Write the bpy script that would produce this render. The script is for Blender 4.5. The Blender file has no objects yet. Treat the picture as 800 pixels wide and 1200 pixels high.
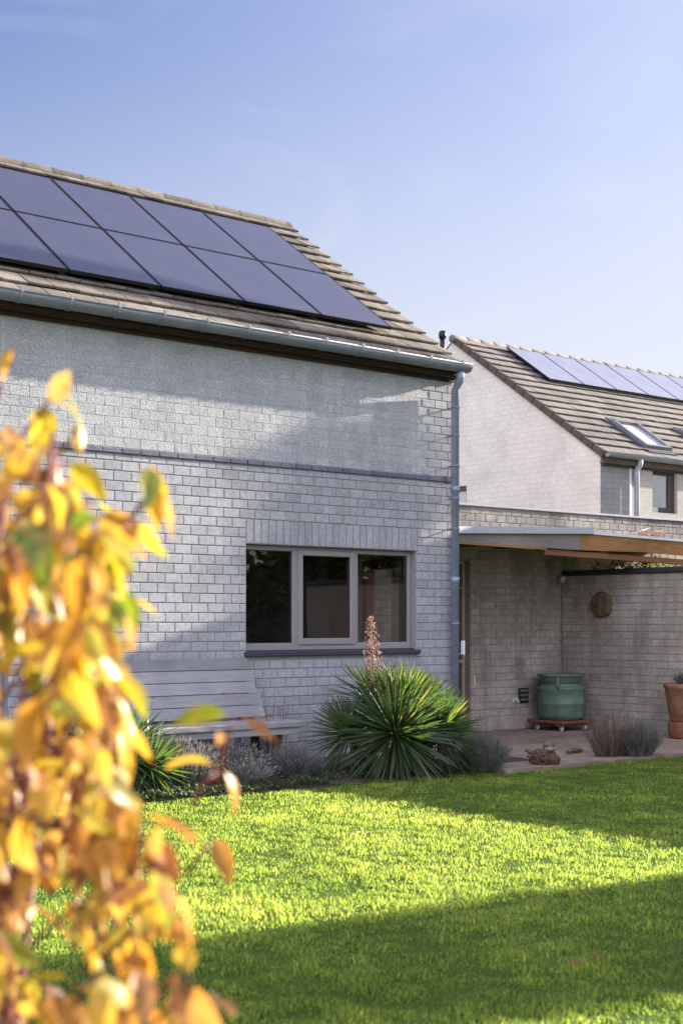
import bpy, math, random
import numpy as np
from mathutils import Vector, Matrix, noise
random.seed(7); rng = np.random.default_rng(7)
PI = math.pi; R = math.radians
SC = bpy.context.scene
C = SC.collection
# ------------------------------------------------------------------ helpers
class MB:
    """collects shapes; build() links them as ONE mesh object"""
    def __init__(s): s.v = []; s.f = []; s.m = []; s.sm = []
    def add(s, vs, fs, mi=0, smooth=False):
        b = len(s.v); s.v.extend(vs)
        for f in fs: s.f.append(tuple(i+b for i in f)); s.m.append(mi); s.sm.append(smooth)
        return s
    def box(s, x0, x1, y0, y1, z0, z1, mi=0, M=None):
        vs = [(x, y, z) for z in (z0, z1) for y in (y0, y1) for x in (x0, x1)]
        if M is not None: vs = [tuple(M @ Vector(v)) for v in vs]
        return s.add(vs, [(0,2,3,1),(4,5,7,6),(0,1,5,4),(2,6,7,3),(0,4,6,2),(1,3,7,5)], mi)
    def bbox(s, x0, x1, y0, y1, z0, z1, b=.005, mi=0, M=None):
        """box with chamfered long edges all round"""
        xs = (x0, x0+b, x1-b, x1); ys = (y0, y0+b, y1-b, y1); zs = (z0, z0+b, z1-b, z1)
        P = {}; vs = []; fs = []
        def p(i, j, k):
            if (i, j, k) not in P: P[(i,j,k)] = len(vs); vs.append((xs[i], ys[j], zs[k]))
            return P[(i,j,k)]
        for k in (0, 3): fs.append([p(1,1,k), p(2,1,k), p(2,2,k), p(1,2,k)][::1 if k else -1])
        for j in (0, 3): fs.append([p(1,j,1), p(2,j,1), p(2,j,2), p(1,j,2)][::-1 if j else 1])
        for i in (0, 3): fs.append([p(i,1,1), p(i,2,1), p(i,2,2), p(i,1,2)][::1 if i else -1])
        for (j, jj) in ((0,1),(3,2)):
            for (k, kk) in ((0,1),(3,2)): fs.append([p(1,j,kk), p(2,j,kk), p(2,jj,k), p(1,jj,k)])
        for (i, ii) in ((0,1),(3,2)):
            for (k, kk) in ((0,1),(3,2)): fs.append([p(i,1,kk), p(i,2,kk), p(ii,2,k), p(ii,1,k)])
            for (j, jj) in ((0,1),(3,2)): fs.append([p(i,jj,1), p(i,jj,2), p(ii,j,2), p(ii,j,1)])
        for i, ii in ((0,1),(3,2)):
            for j, jj in ((0,1),(3,2)):
                for k, kk in ((0,1),(3,2)): fs.append([p(i,jj,kk), p(ii,j,kk), p(ii,jj,k)])
        if M is not None: vs = [tuple(M @ Vector(v)) for v in vs]
        return s.add(vs, fs, mi)
    def prism(s, pts, y0, y1, mi=0):
        """outline in x,z pushed from y0 to y1"""
        n = len(pts); vs = [(x, y0, z) for x, z in pts] + [(x, y1, z) for x, z in pts]
        fs = [tuple(range(n)), tuple(range(2*n-1, n-1, -1))] + [(i, i+n, (i+1) % n+n, (i+1) % n) for i in range(n)]
        return s.add(vs, fs, mi)
    def tube(s, pts, r, seg=8, mi=0, caps=True, smooth=True):
        pts = [Vector(p) for p in pts]; n = len(pts)
        rs = r if isinstance(r, (list, tuple)) else [r]*n
        vs = []; prev = None
        for i, p in enumerate(pts):
            t = (pts[min(i+1, n-1)] - pts[max(i-1, 0)]).normalized()
            a = prev if prev is not None else (Vector((0,0,1)) if abs(t.z) < .9 else Vector((1,0,0)))
            a = (a - t*a.dot(t)).normalized(); prev = a; b = t.cross(a)
            for k in range(seg):
                w = 2*PI*k/seg; vs.append(tuple(p + (a*math.cos(w) + b*math.sin(w))*rs[i]))
        fs = [(i*seg+k, i*seg+(k+1) % seg, (i+1)*seg+(k+1) % seg, (i+1)*seg+k) for i in range(n-1) for k in range(seg)]
        if caps: fs += [tuple(range(seg))[::-1], tuple(range((n-1)*seg, n*seg))]
        return s.add(vs, fs, mi, smooth)
    def lathe(s, prof, cx=0, cy=0, cz=0, seg=28, mi=0, wob=0, smooth=True):
        vs = []; n = len(prof)
        for r, z in prof:
            for k in range(seg):
                w = 2*PI*k/seg; rr = r*(1+wob*math.sin(3*w+z*9))
                vs.append((cx+rr*math.cos(w), cy+rr*math.sin(w), cz+z))
        fs = [(i*seg+k, i*seg+(k+1) % seg, (i+1)*seg+(k+1) % seg, (i+1)*seg+k) for i in range(n-1) for k in range(seg)]
        fs += [tuple(range(seg))[::-1], tuple(range((n-1)*seg, n*seg))]
        return s.add(vs, fs, mi, smooth)
    def build(s, name, mats, parent=None, loc=None):
        me = bpy.data.meshes.new(name)
        me.from_pydata(s.v, [], s.f)
        mats = mats if isinstance(mats, (list, tuple)) else [mats]
        for m in mats: me.materials.append(m)
        me.polygons.foreach_set('material_index', s.m); me.polygons.foreach_set('use_smooth', s.sm)
        me.update()
        o = bpy.data.objects.new(name, me); C.objects.link(o)
        if parent is not None: o.parent = parent
        if loc is not None: o.location = loc
        return o
def tag(o, label=None, cat=None, group=None, kind=None):
    if label: o['label'] = label
    if cat: o['category'] = cat
    if group: o['group'] = group
    if kind: o['kind'] = kind
    return o
def empty(name, loc=(0,0,0), rz=0):
    o = bpy.data.objects.new(name, None); C.objects.link(o); o.location = loc; o.rotation_euler = (0,0,rz)
    o.empty_display_size = .2
    return o
# ------------------------------------------------------------------ materials
def newmat(name):
    m = bpy.data.materials.new(name); m.use_nodes = True
    nt = m.node_tree; b = nt.nodes['Principled BSDF']
    return m, nt, b
def nd(nt, t, **kw):
    n = nt.nodes.new(t)
    for k, v in kw.items():
        if k.startswith('i_'):
            key = k[2:]; key = int(key) if key.isdigit() else key.replace('_', ' ')
            n.inputs[key].default_value = v
        else: setattr(n, k, v)
    return n
def ramp(nt, stops, interp='LINEAR'):
    r = nt.nodes.new('ShaderNodeValToRGB'); e = r.color_ramp.elements; r.color_ramp.interpolation = interp
    while len(e) < len(stops): e.new(.5)
    for i, (p, c) in enumerate(stops): e[i].position = p; e[i].color = (c[0], c[1], c[2], 1)
    return r
def mix(nt, a, b, fac, mode='MIX'):
    m = nt.nodes.new('ShaderNodeMix'); m.data_type = 'RGBA'; m.blend_type = mode
    def put(sock, v):
        if hasattr(v, 'links') or hasattr(v, 'is_linked'): nt.links.new(v, sock)
        else: sock.default_value = v if not isinstance(v, tuple) or len(v) == 4 else (*v, 1)
    put(m.inputs[0], fac); put(m.inputs[6], a); put(m.inputs[7], b)
    return m.outputs[2]
def noisef(nt, scale, detail=4, rough=.6, coord='Object', dist=0, stretch=None):
    tc = nt.nodes.new('ShaderNodeTexCoord'); n = nt.nodes.new('ShaderNodeTexNoise')
    n.inputs['Scale'].default_value = scale; n.inputs['Detail'].default_value = detail; n.inputs['Roughness'].default_value = rough
    n.inputs['Distortion'].default_value = dist
    src = tc.outputs[coord]
    if stretch:
        mp = nt.nodes.new('ShaderNodeMapping'); mp.inputs['Scale'].default_value = stretch
        nt.links.new(src, mp.inputs[0]); src = mp.outputs[0]
    nt.links.new(src, n.inputs['Vector'])
    return n.outputs[0]
def bump(nt, b, h, strength, dist=.01):
    n = nt.nodes.new('ShaderNodeBump'); n.inputs['Strength'].default_value = strength; n.inputs['Distance'].default_value = dist
    nt.links.new(h, n.inputs['Height']); nt.links.new(n.outputs[0], b.inputs['Normal']); return n
def simple(name, col, rough=.6, metal=0, var=.15, scale=14, bmp=.15, bd=.004, spec=.5, stretch=None):
    m, nt, b = newmat(name)
    f = noisef(nt, scale, 5, .65, stretch=stretch)
    r = ramp(nt, [(.3, tuple(c*(1-var) for c in col)), (.7, tuple(min(1, c*(1+var)) for c in col))])
    nt.links.new(f, r.inputs[0]); nt.links.new(r.outputs[0], b.inputs['Base Color'])
    b.inputs['Roughness'].default_value = rough; b.inputs['Metallic'].default_value = metal
    b.inputs['Specular IOR Level'].default_value = spec
    if bmp: bump(nt, b, f, bmp, bd)
    return m
def brickmat(name, c0, c1, dark, stain=.35, grit=.5, gd=.003, stain_scale=.9, streak=.25, fs=190, fl=.70, ml=.78):
    """a grey concrete facing brick: tone per brick, grit, damp and dirt blotches"""
    m, nt, b = newmat(name)
    g = nt.nodes.new('ShaderNodeNewGeometry')
    r = ramp(nt, [(0, dark), (.16, c0), (.55, tuple((a+d)/2 for a, d in zip(c0, c1))), (1, c1)])
    nt.links.new(g.outputs['Random Per Island'], r.inputs[0])
    n1 = noisef(nt, 22, 6, .75); n2 = noisef(nt, stain_scale, 5, .62, dist=.4); n3 = noisef(nt, fs, 2, .6)
    r1 = ramp(nt, [(.32, (ml,)*3), (.66, (1.10,)*3)]); nt.links.new(n1, r1.inputs[0])
    r2 = ramp(nt, [(.38, (1-stain, 1-stain*.98, 1-stain*1.02)), (.62, (1, 1, 1))]); nt.links.new(n2, r2.inputs[0])
    r3 = ramp(nt, [(.36, (fl,)*3), (.60, (1.08,)*3)]); nt.links.new(n3, r3.inputs[0])
    n4 = noisef(nt, 2.2, 4, .6, stretch=(2.2, 2.2, .35))
    r4 = ramp(nt, [(.40, (1-streak,)*3), (.6, (1,)*3)]); nt.links.new(n4, r4.inputs[0])
    c = mix(nt, r.outputs[0], r1.outputs[0], 1.0, 'MULTIPLY'); c = mix(nt, c, r2.outputs[0], 1.0, 'MULTIPLY')
    c = mix(nt, c, r3.outputs[0], 1.0, 'MULTIPLY'); c = mix(nt, c, r4.outputs[0], 1.0, 'MULTIPLY')
    nt.links.new(c, b.inputs['Base Color']); b.inputs['Roughness'].default_value = .93; b.inputs['Specular IOR Level'].default_value = .2
    ad = nt.nodes.new('ShaderNodeMath'); ad.operation = 'ADD'; nt.links.new(n1, ad.inputs[0]); nt.links.new(n3, ad.inputs[1])
    bump(nt, b, ad.outputs[0], grit, gd)
    return m
def wood(name, c0, c1, rough=.75, axis=(1, 14, 14), knots=True):
    m, nt, b = newmat(name)
    f = noisef(nt, 3.2, 6, .7, stretch=axis, dist=.6); f2 = noisef(nt, 1.3, 3, .5)
    g = nt.nodes.new('ShaderNodeNewGeometry')
    r = ramp(nt, [(.28, c0), (.72, c1)]); nt.links.new(f, r.inputs[0])
    r2 = ramp(nt, [(.3, (.72,)*3), (.7, (1.1,)*3)]); nt.links.new(f2, r2.inputs[0])
    c = mix(nt, r.outputs[0], r2.outputs[0], 1.0, 'MULTIPLY')
    r3 = ramp(nt, [(0, (.8,)*3), (1, (1.12,)*3)]); nt.links.new(g.outputs['Random Per Island'], r3.inputs[0])
    c = mix(nt, c, r3.outputs[0], 1.0, 'MULTIPLY')
    if knots:
        tc = nt.nodes.new('ShaderNodeTexCoord'); mp = nt.nodes.new('ShaderNodeMapping'); mp.inputs['Scale'].default_value = (2.4, 7, 7)
        v = nt.nodes.new('ShaderNodeTexVoronoi'); v.inputs['Scale'].default_value = 1.0
        nt.links.new(tc.outputs['Object'], mp.inputs[0]); nt.links.new(mp.outputs[0], v.inputs['Vector'])
        rk = ramp(nt, [(.05, (.25, .22, .2)), (.13, (1, 1, 1))]); nt.links.new(v.outputs['Distance'], rk.inputs[0])
        c = mix(nt, c, rk.outputs[0], 1.0, 'MULTIPLY')
    nt.links.new(c, b.inputs['Base Color']); b.inputs['Roughness'].default_value = rough; b.inputs['Specular IOR Level'].default_value = .3
    bump(nt, b, f, .35, .003)
    return m
def leafmat(name, stops, trans=.5, rough=.45, tcol=1.3, spot=.25, vein=0, spec=.35):
    """leaf: tone per leaf, light passes through"""
    m, nt, b = newmat(name); g = nt.nodes.new('ShaderNodeNewGeometry')
    r = ramp(nt, stops); nt.links.new(g.outputs['Random Per Island'], r.inputs[0])
    n = noisef(nt, 60 if not vein else 28, 4, .6); rr = ramp(nt, [(.33, (1-spot,)*3), (.62, (1.05,)*3)]); nt.links.new(n, rr.inputs[0])
    c = mix(nt, r.outputs[0], rr.outputs[0], 1.0, 'MULTIPLY')
    nt.links.new(c, b.inputs['Base Color']); b.inputs['Roughness'].default_value = rough; b.inputs['Specular IOR Level'].default_value = spec
    t = nt.nodes.new('ShaderNodeBsdfTranslucent'); c2 = mix(nt, c, (tcol, tcol, tcol*.8), 1.0, 'MULTIPLY'); nt.links.new(c2, t.inputs[0])
    ms = nt.nodes.new('ShaderNodeMixShader'); ms.inputs[0].default_value = trans
    out = nt.nodes['Material Output']; nt.links.new(b.outputs[0], ms.inputs[1]); nt.links.new(t.outputs[0], ms.inputs[2]); nt.links.new(ms.outputs[0], out.inputs[0])
    return m
def glass(name, tint=(.93, .95, .95), ior=1.5):
    m, nt, b = newmat(name)
    gl = nt.nodes.new('ShaderNodeBsdfGlossy'); gl.inputs['Roughness'].default_value = .008
    tr = nt.nodes.new('ShaderNodeBsdfTransparent'); tr.inputs[0].default_value = (*tint, 1)
    fr = nt.nodes.new('ShaderNodeFresnel'); fr.inputs[0].default_value = ior
    n = noisef(nt, 1.1, 2, .5); bp = nt.nodes.new('ShaderNodeBump'); bp.inputs['Strength'].default_value = .05; bp.inputs['Distance'].default_value = .02
    nt.links.new(n, bp.inputs['Height']); nt.links.new(bp.outputs[0], gl.inputs['Normal'])
    ms = nt.nodes.new('ShaderNodeMixShader'); ml = nt.nodes.new('ShaderNodeMath'); ml.operation = 'MULTIPLY'; ml.inputs[1].default_value = 3.0
    nt.links.new(fr.outputs[0], ml.inputs[0]); nt.links.new(ml.outputs[0], ms.inputs[0]); nt.links.new(tr.outputs[0], ms.inputs[1]); nt.links.new(gl.outputs[0], ms.inputs[2])
    nt.links.new(ms.outputs[0], nt.nodes['Material Output'].inputs[0])
    return m
M = {}
M['brick'] = brickmat('grey_brick', (.465,.468,.495), (.53,.535,.56), (.41,.413,.44), stain=.10, streak=.09, grit=.55, gd=.003)
M['mortar'] = simple('mortar', (.30,.30,.315), .95, var=.25, scale=40)
M['slurry'] = brickmat('slurried_brick', (.50,.51,.53), (.54,.548,.565), (.465,.475,.495), stain=.08, streak=.12, grit=1.0, gd=.006, fs=70, fl=.66, ml=.90)
M['slurry_joint'] = simple('slurried_joint', (.42,.425,.43), .95, var=.25, scale=60, bmp=.5)
M['patio_brick'] = brickmat('weathered_brick', (.52,.465,.405), (.58,.525,.465), (.455,.405,.35), stain=.30, streak=.22, grit=.6, gd=.005, stain_scale=1.3)
M['patio_mortar'] = simple('dirty_mortar', (.30,.25,.20), .95, var=.3, scale=30)
M['parapet'] = brickmat('parapet_brick', (.37,.365,.355), (.43,.42,.40), (.31,.305,.30), stain=.32, streak=.35, grit=.7, gd=.005, stain_scale=.8)
M['band'] = brickmat('blue_brick', (.21,.22,.28), (.26,.27,.33), (.18,.19,.24), stain=.2, streak=.1, grit=.3)
M['tile'] = brickmat('roof_tile', (.22,.19,.16), (.33,.29,.245), (.15,.13,.115), stain=.34, streak=.12, grit=.8, gd=.004, stain_scale=1.6)
def lichen(m):
    nt = m.node_tree; b = nt.nodes['Principled BSDF']; src = b.inputs['Base Color'].links[0].from_socket
    n = noisef(nt, 3.4, 6, .72, dist=.8); r = ramp(nt, [(.60, (0,0,0)), (.68, (1,1,1))]); nt.links.new(n, r.inputs[0])
    n2 = noisef(nt, 8, 6, .8); r2 = ramp(nt, [(.56, (0,0,0)), (.63, (1,1,1))]); nt.links.new(n2, r2.inputs[0])
    c = mix(nt, src, (.36,.29,.09), r.outputs[0]); c = mix(nt, c, (.10,.095,.085), r2.outputs[0]); nt.links.new(c, b.inputs['Base Color'])
lichen(M['tile'])
M['verge'] = simple('verge_tile', (.085,.065,.055), .85, var=.25, scale=8)
M['neighbour_tile'] = brickmat('neighbour_roof_tile', (.225,.205,.185), (.27,.245,.225), (.185,.17,.155), stain=.25, streak=.1, grit=.6)
M['ridge_lichen'] = simple('lichen_mortar', (.42,.33,.08), .95, var=.4, scale=30)
M['zinc'] = simple('zinc', (.235,.255,.295), .66, .2, var=.14, scale=6, bmp=.05)
M['pipe'] = simple('zinc_pipe', (.30,.33,.43), .60, .25, var=.16, scale=5, bmp=.05)
M['soffit'] = wood('brown_board', (.030,.015,.010), (.065,.034,.022), knots=False)
M['frame'] = simple('taupe_frame', (.29,.27,.265), .42, var=.05, scale=6, bmp=.03)
M['sill'] = simple('bluestone_sill', (.045,.05,.065), .55, var=.25, scale=20)
M['gasket'] = simple('gasket', (.012,.012,.013), .6, var=.1)
M['glass'] = glass('pane_glass')
M['panel'] = None
def panelmat(name, base):
    m, nt, b = newmat(name)
    tc = nt.nodes.new('ShaderNodeTexCoord'); n = noisef(nt, 2.0, 3, .5)
    r = ramp(nt, [(.3, base), (.7, tuple(c*1.2 for c in base))]); nt.links.new(n, r.inputs[0])
    w = nt.nodes.new('ShaderNodeTexBrick'); w.offset = 0; w.inputs['Scale'].default_value = 1
    w.inputs['Brick Width'].default_value = .158; w.inputs['Row Height'].default_value = .079; w.inputs['Mortar Size'].default_value = .0012
    w.inputs['Color1'].default_value = (1,1,1,1); w.inputs['Color2'].default_value = (.93,.93,.96,1); w.inputs['Mortar'].default_value = (1.5,1.5,1.45,1)
    nt.links.new(tc.outputs['Object'], w.inputs['Vector'])
    c = mix(nt, r.outputs[0], w.outputs[0], 1.0, 'MULTIPLY')
    nt.links.new(c, b.inputs['Base Color']); b.inputs['Roughness'].default_value = .16; b.inputs['IOR'].default_value = 1.5
    b.inputs['Specular IOR Level'].default_value = .6
    return m
M['panel'] = panelmat('solar_cells', (.055,.054,.085))
M['panel_glare'] = panelmat('glare_solar_cells', (.20,.21,.27))  # sky glare on the neighbour's panels put into the base colour
_b = M['panel_glare'].node_tree.nodes['Principled BSDF']; _b.inputs['IOR'].default_value = 1.9; _b.inputs['Roughness'].default_value = .28
M['black'] = simple('black_metal', (.012,.012,.014), .4, .3, var=.1)
M['bench'] = wood('weathered_wood', (.27,.27,.285), (.40,.395,.41), .85, axis=(1, 7, 7))
M['pine'] = wood('pine_fascia', (.24,.12,.04), (.42,.23,.08), .6)
M['redwood'] = wood('red_beam', (.20,.085,.035), (.32,.15,.07), .65)
M['leg_wood'] = wood('brown_wood', (.07,.035,.02), (.14,.075,.04), .7, knots=False)
M['greyboard'] = wood('grey_board', (.20,.185,.17), (.30,.28,.26), .85, knots=False)
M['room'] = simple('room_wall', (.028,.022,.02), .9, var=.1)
M['mahogany'] = wood('mahogany', (.20,.05,.028), (.32,.09,.045), .45, axis=(14,14,1), knots=False)
M['curtain'] = simple('curtain', (.20,.17,.14), .9, var=.5, scale=3, stretch=(9,9,.15), bmp=.4, bd=.02)
M['doorpanel'] = simple('door_panel', (.24,.19,.14), .6, var=.08)
M['doorframe'] = simple('door_frame', (.42,.33,.24), .6, var=.1)
M['white'] = simple('white_plastic', (.75,.75,.75), .4, var=.04)
M['flashing'] = simple('zinc_flashing', (.48,.51,.56), .5, .3, var=.1)
M['black_cap'] = simple('black_coping', (.022,.024,.03), .6, var=.25)
M['green_glaze'] = simple('green_glaze', (.11,.185,.125), .45, var=.38, scale=5, bmp=.05)
M['dolly'] = simple('red_dolly', (.20,.07,.045), .6, var=.2)
M['caster'] = simple('castor_metal', (.45,.44,.42), .5, .3, var=.3, scale=30)
M['terracotta'] = simple('terracotta', (.235,.12,.07), .9, var=.5, scale=5, bmp=.3)
M['terra_dark'] = simple('aged_terracotta', (.19,.075,.045), .85, var=.35, scale=9, bmp=.3)
M['stone_relief'] = simple('stone_relief', (.125,.085,.045), .95, var=.4, scale=18, bmp=.8, bd=.008)
M['stone_grey'] = simple('mossy_stone', (.12,.12,.085), .95, var=.4, scale=30, bmp=.6, bd=.006)
M['rust_clay'] = simple('brown_clay', (.10,.055,.03), .9, var=.45, scale=22, bmp=.5, bd=.006)
M['paving'] = None
# ------------------------------------------------------------------ ground
def ground_materials():
    m, nt, b = newmat('lawn_soil')
    f = noisef(nt, 2.0, 6, .7); r = ramp(nt, [(.3, (.045,.085,.014)), (.55, (.075,.13,.02)), (.75, (.11,.125,.04))]); nt.links.new(f, r.inputs[0])
    nt.links.new(r.outputs[0], b.inputs['Base Color']); b.inputs['Roughness'].default_value = 1; b.inputs['Specular IOR Level'].default_value = .1
    bump(nt, b, noisef(nt, 40, 6, .8), .8, .03)
    p, nt, b = newmat('clay_paving')
    tc = nt.nodes.new('ShaderNodeTexCoord'); w = nt.nodes.new('ShaderNodeTexBrick')
    w.inputs['Scale'].default_value = 1; w.inputs['Brick Width'].default_value = .2; w.inputs['Row Height'].default_value = .1; w.inputs['Mortar Size'].default_value = .005
    w.inputs['Color1'].default_value = (.27,.205,.155,1); w.inputs['Color2'].default_value = (.33,.26,.205,1); w.inputs['Mortar'].default_value = (.16,.13,.10,1)
    nt.links.new(tc.outputs['Object'], w.inputs['Vector'])
    n = noisef(nt, 1.2, 6, .7); r = ramp(nt, [(.35, (.62,.60,.60)), (.65, (1.15,1.12,1.1))]); nt.links.new(n, r.inputs[0])
    c = mix(nt, w.outputs[0], r.outputs[0], 1.0, 'MULTIPLY'); nt.links.new(c, b.inputs['Base Color']); b.inputs['Roughness'].default_value = .85
    bump(nt, b, w.outputs[1], -.4, .004)
    return m, p
M['lawn'], M['paving'] = ground_materials()
M['soil'] = simple('bed_soil', (.055,.042,.03), 1, var=.5, scale=18, bmp=1, bd=.03)
g = MB()
N = 60
def gz(x, y): return .02*noise.noise(Vector((x*.5, y*.5, 0))) + .012*noise.noise(Vector((x*1.7, y*1.7, 3)))
xs = [-600, -100, -20] + [i*.5 for i in range(-4, 41)] + [60, 200, 600]; ys = [-600, -100, -20] + [i*.5 for i in range(-4, 23)] + [40, 200, 600]
vs = [(x, y, (gz(x, y) if abs(x) < 30 and 0 < y < 10 else 0) - .02) for y in ys for x in xs]; nx = len(xs)
g.add(vs, [(j*nx+i, j*nx+i+1, (j+1)*nx+i+1, (j+1)*nx+i) for j in range(len(ys)-1) for i in range(nx-1)], 0, True)
tag(g.build('ground', M['lawn']), kind='structure')
g = MB(); g.box(10.2, 15.14, 9.86, 13.5, -.06, .022); tag(g.build('patio', M['paving']), kind='structure')
# raised bed soil, bumpy
g = MB(); nx_, ny_ = 50, 12; vs = []
for j in range(ny_+1):
    for i in range(nx_+1):
        x = 2+i*(11.45-2)/nx_; y = 10.15+j*(11.97-10.15)/ny_
        e = min(1, j/2, (nx_-i)/2); vs.append((x, y+.06*noise.noise(Vector((x*2, 0, 5)))*(j == 0), -.015+.05*e+.03*noise.noise(Vector((x*3, y*3, 1)))))
g.add(vs, [(j*(nx_+1)+i, j*(nx_+1)+i+1, (j+1)*(nx_+1)+i+1, (j+1)*(nx_+1)+i) for j in range(ny_) for i in range(nx_)], 0, True)
tag(g.build('planting_bed', M['soil']), kind='structure')
# ------------------------------------------------------------------ brickwork
def bricks(mb, a0, a1, h0, h1, place, openings=(), L=.2, H=.1, joint=.010, proud=.009, mi=0, zones=None, bev=.004, seed=1, first=0, tilt=.0012):
    """running bond laid between a0..a1 and h0..h1; place(a, d, h) maps along/out/up to the world"""
    rnd = random.Random(seed); row = first; h = h0
    while h < h1-.02:
        ht = min(H, h1-h); off = (row % 2)*L/2 + rnd.uniform(-.012, .012)
        a = a0-off
        while a < a1:
            segs = [(max(a, a0), min(a+L, a1))]; hc = h+ht/2
            for (o0, o1, p0, p1) in openings:
                if p0 < hc < p1:
                    ns = []
                    for (s0, s1) in segs:
                        if s1 <= o0 or s0 >= o1: ns.append((s0, s1)); continue
                        if s0 < o0: ns.append((s0, o0))
                        if s1 > o1: ns.append((o1, s1))
                    segs = ns
            for s0, s1 in segs:
                if s1-s0 < .035: continue
                z = zones(s0, s1, hc) if zones else None
                pr, m_, jt = z if z else (proud, mi, joint)
                x0 = s0+jt/2+rnd.uniform(-.0015, .0015); x1 = s1-jt/2+rnd.uniform(-.0015, .0015)
                z0 = h+jt/2+rnd.uniform(-.0015, .0015); z1 = h+ht-jt/2+rnd.uniform(-.0015, .0015); b = min(bev, pr*.7)
                d = [pr+rnd.uniform(-tilt, tilt) for _ in range(4)]
                P = [(x0, 0, z0), (x1, 0, z0), (x1, 0, z1), (x0, 0, z1),
                     (x0, d[0]-b, z0), (x1, d[1]-b, z0), (x1, d[2]-b, z1), (x0, d[3]-b, z1),
                     (x0+b, d[0], z0+b), (x1-b, d[1], z0+b), (x1-b, d[2], z1-b), (x0+b, d[3], z1-b)]
                P = [place(*p) for p in P]
                mb.add(P, [(0,1,5,4),(1,2,6,5),(2,3,7,6),(3,0,4,7),(4,5,9,8),(5,6,10,9),(6,7,11,10),(7,4,8,11),(8,9,10,11)], m_)
            a += L
        h += ht; row += 1
# ------------------------------------------------------------------ main house
W = 12.0; UE = 11.50; NX0 = 2.0
house = empty('brick_house', (NX0, W, 0))
tag(house, 'grey brick house with slurried upper wall, tiled roof and dark solar panels, left', 'house')
def hp(o):   # keep world coordinates under the house empty
    o.parent = house; o.matrix_parent_inverse = Matrix.Translation(-house.location); return o
WIN = (8.49, 10.90, 1.215, 2.345); WL = (3.6, 5.78, .2, 2.345)
w = MB(); y0, y1 = W, W+.3
def slab(x0, x1, z0, z1): w.box(x0, x1, y0, y1, z0, z1, 1)
cols = [NX0, WL[0], WL[1], WIN[0], WIN[1], UE]
slab(NX0, WL[0], -.1, 3.3); slab(WL[1], WIN[0], -.1, 3.3); slab(WIN[1], UE, -.1, 3.3)
slab(WL[0], WL[1], -.1, WL[2]); slab(WL[0], WL[1], WL[3], 3.3); slab(WIN[0], WIN[1], -.1, WIN[2]-.06); slab(WIN[0], WIN[1], WIN[3], 3.3)
w.box(NX0, UE, y0, y1, 3.3, 4.40, 3)
# side wall with a glazed opening onto the patio, rear and gable
w.box(UE-.3, UE, W+.3, W+.42, -.1, 4.4, 1); w.box(UE-.3, UE, W+1.42, 19, -.1, 4.4, 1); w.box(UE-.3, UE, W+.42, W+1.42, 2.30, 4.4, 1); w.box(UE-.3, UE, W+.42, W+1.42, -.1, .25, 1)
w.box(NX0, NX0+.3, W+.3, 19, -.1, 4.4, 1); w.box(NX0, UE, 18.7, 19, -.1, 4.4, 1)
gp = [(W+.02, 4.4), (15.4, 6.88), (18.98, 4.4)]
for x in (NX0, UE-.3):
    w.add([(x, a, b) for a, b in gp]+[(x+.3, a, b) for a, b in gp], [(0,1,2),(5,4,3),(0,3,4,1),(1,4,5,2),(2,5,3,0)], 0)
fac = lambda a, d, h: (a, W-d, h)
def zones(s0, s1, hc):
    if hc > 3.25:
        lim = 11.16+.10*((int(hc*10)) % 2)
        if s1 <= lim+.001: return (.0030, 2, .006)
    return None
soldier = (WIN[0], WIN[1]+.02, WIN[3]-.02, 2.6055)
soldl = (WL[0], WL[1]+.02, WL[3]-.02, 2.6055)
bricks(w, 4.4, UE, 0.02, 3.17, fac, [(WIN[0], WIN[1], WIN[2]-.065, WIN[3]), WL, soldier, soldl], H=.0995, zones=zones, seed=3)
bricks(w, 4.4, UE, 3.235, 4.39, fac, [], H=.0995, zones=zones, seed=4)
for (x0, x1, z0, z1) in (soldier, soldl):
    n = int((x1-x0)/.1)
    for i in range(n+1):
        a = x0+i*(x1-x0)/(n+1); bricks(w, a, a+(x1-x0)/(n+1), WIN[3], z1, fac, [], L=.5, H=.4, seed=i+50, joint=.011)
hp(w.build('wall', [M['brick'], M['mortar'], M['slurry'], M['slurry_joint']]))
b = MB(); rnd = random.Random(5); x = 4.4
while x < 11.33:
    b.bbox(x+.004, x+.208, W-.026-rnd.uniform(0, .003), W, 3.180, 3.228, .004); x += .2155
hp(b.build('brick_band', M['band']))
b = MB(); b.box(UE-.17, UE-.12, W-.03, W, 3.175, 3.235); hp(b.build('band_end', M['gasket']))
b = MB(); b.box(10.945, 10.953, W-.0065, W, .0, 1.14); hp(b.build('movement_joint', M['gasket']))
# interior: a dark room
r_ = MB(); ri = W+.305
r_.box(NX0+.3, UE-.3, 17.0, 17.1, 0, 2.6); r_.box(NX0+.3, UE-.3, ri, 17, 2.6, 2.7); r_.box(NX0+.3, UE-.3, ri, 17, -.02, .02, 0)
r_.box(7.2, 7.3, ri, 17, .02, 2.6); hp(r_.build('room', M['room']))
c_ = MB(); c_.bbox(8.9, 10.2, 14.6, 15.3, .02, .78, .03); c_.bbox(9.0, 9.25, 14.2, 14.6, .02, .95, .02); hp(c_.build('cabinet', M['leg_wood']))
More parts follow.
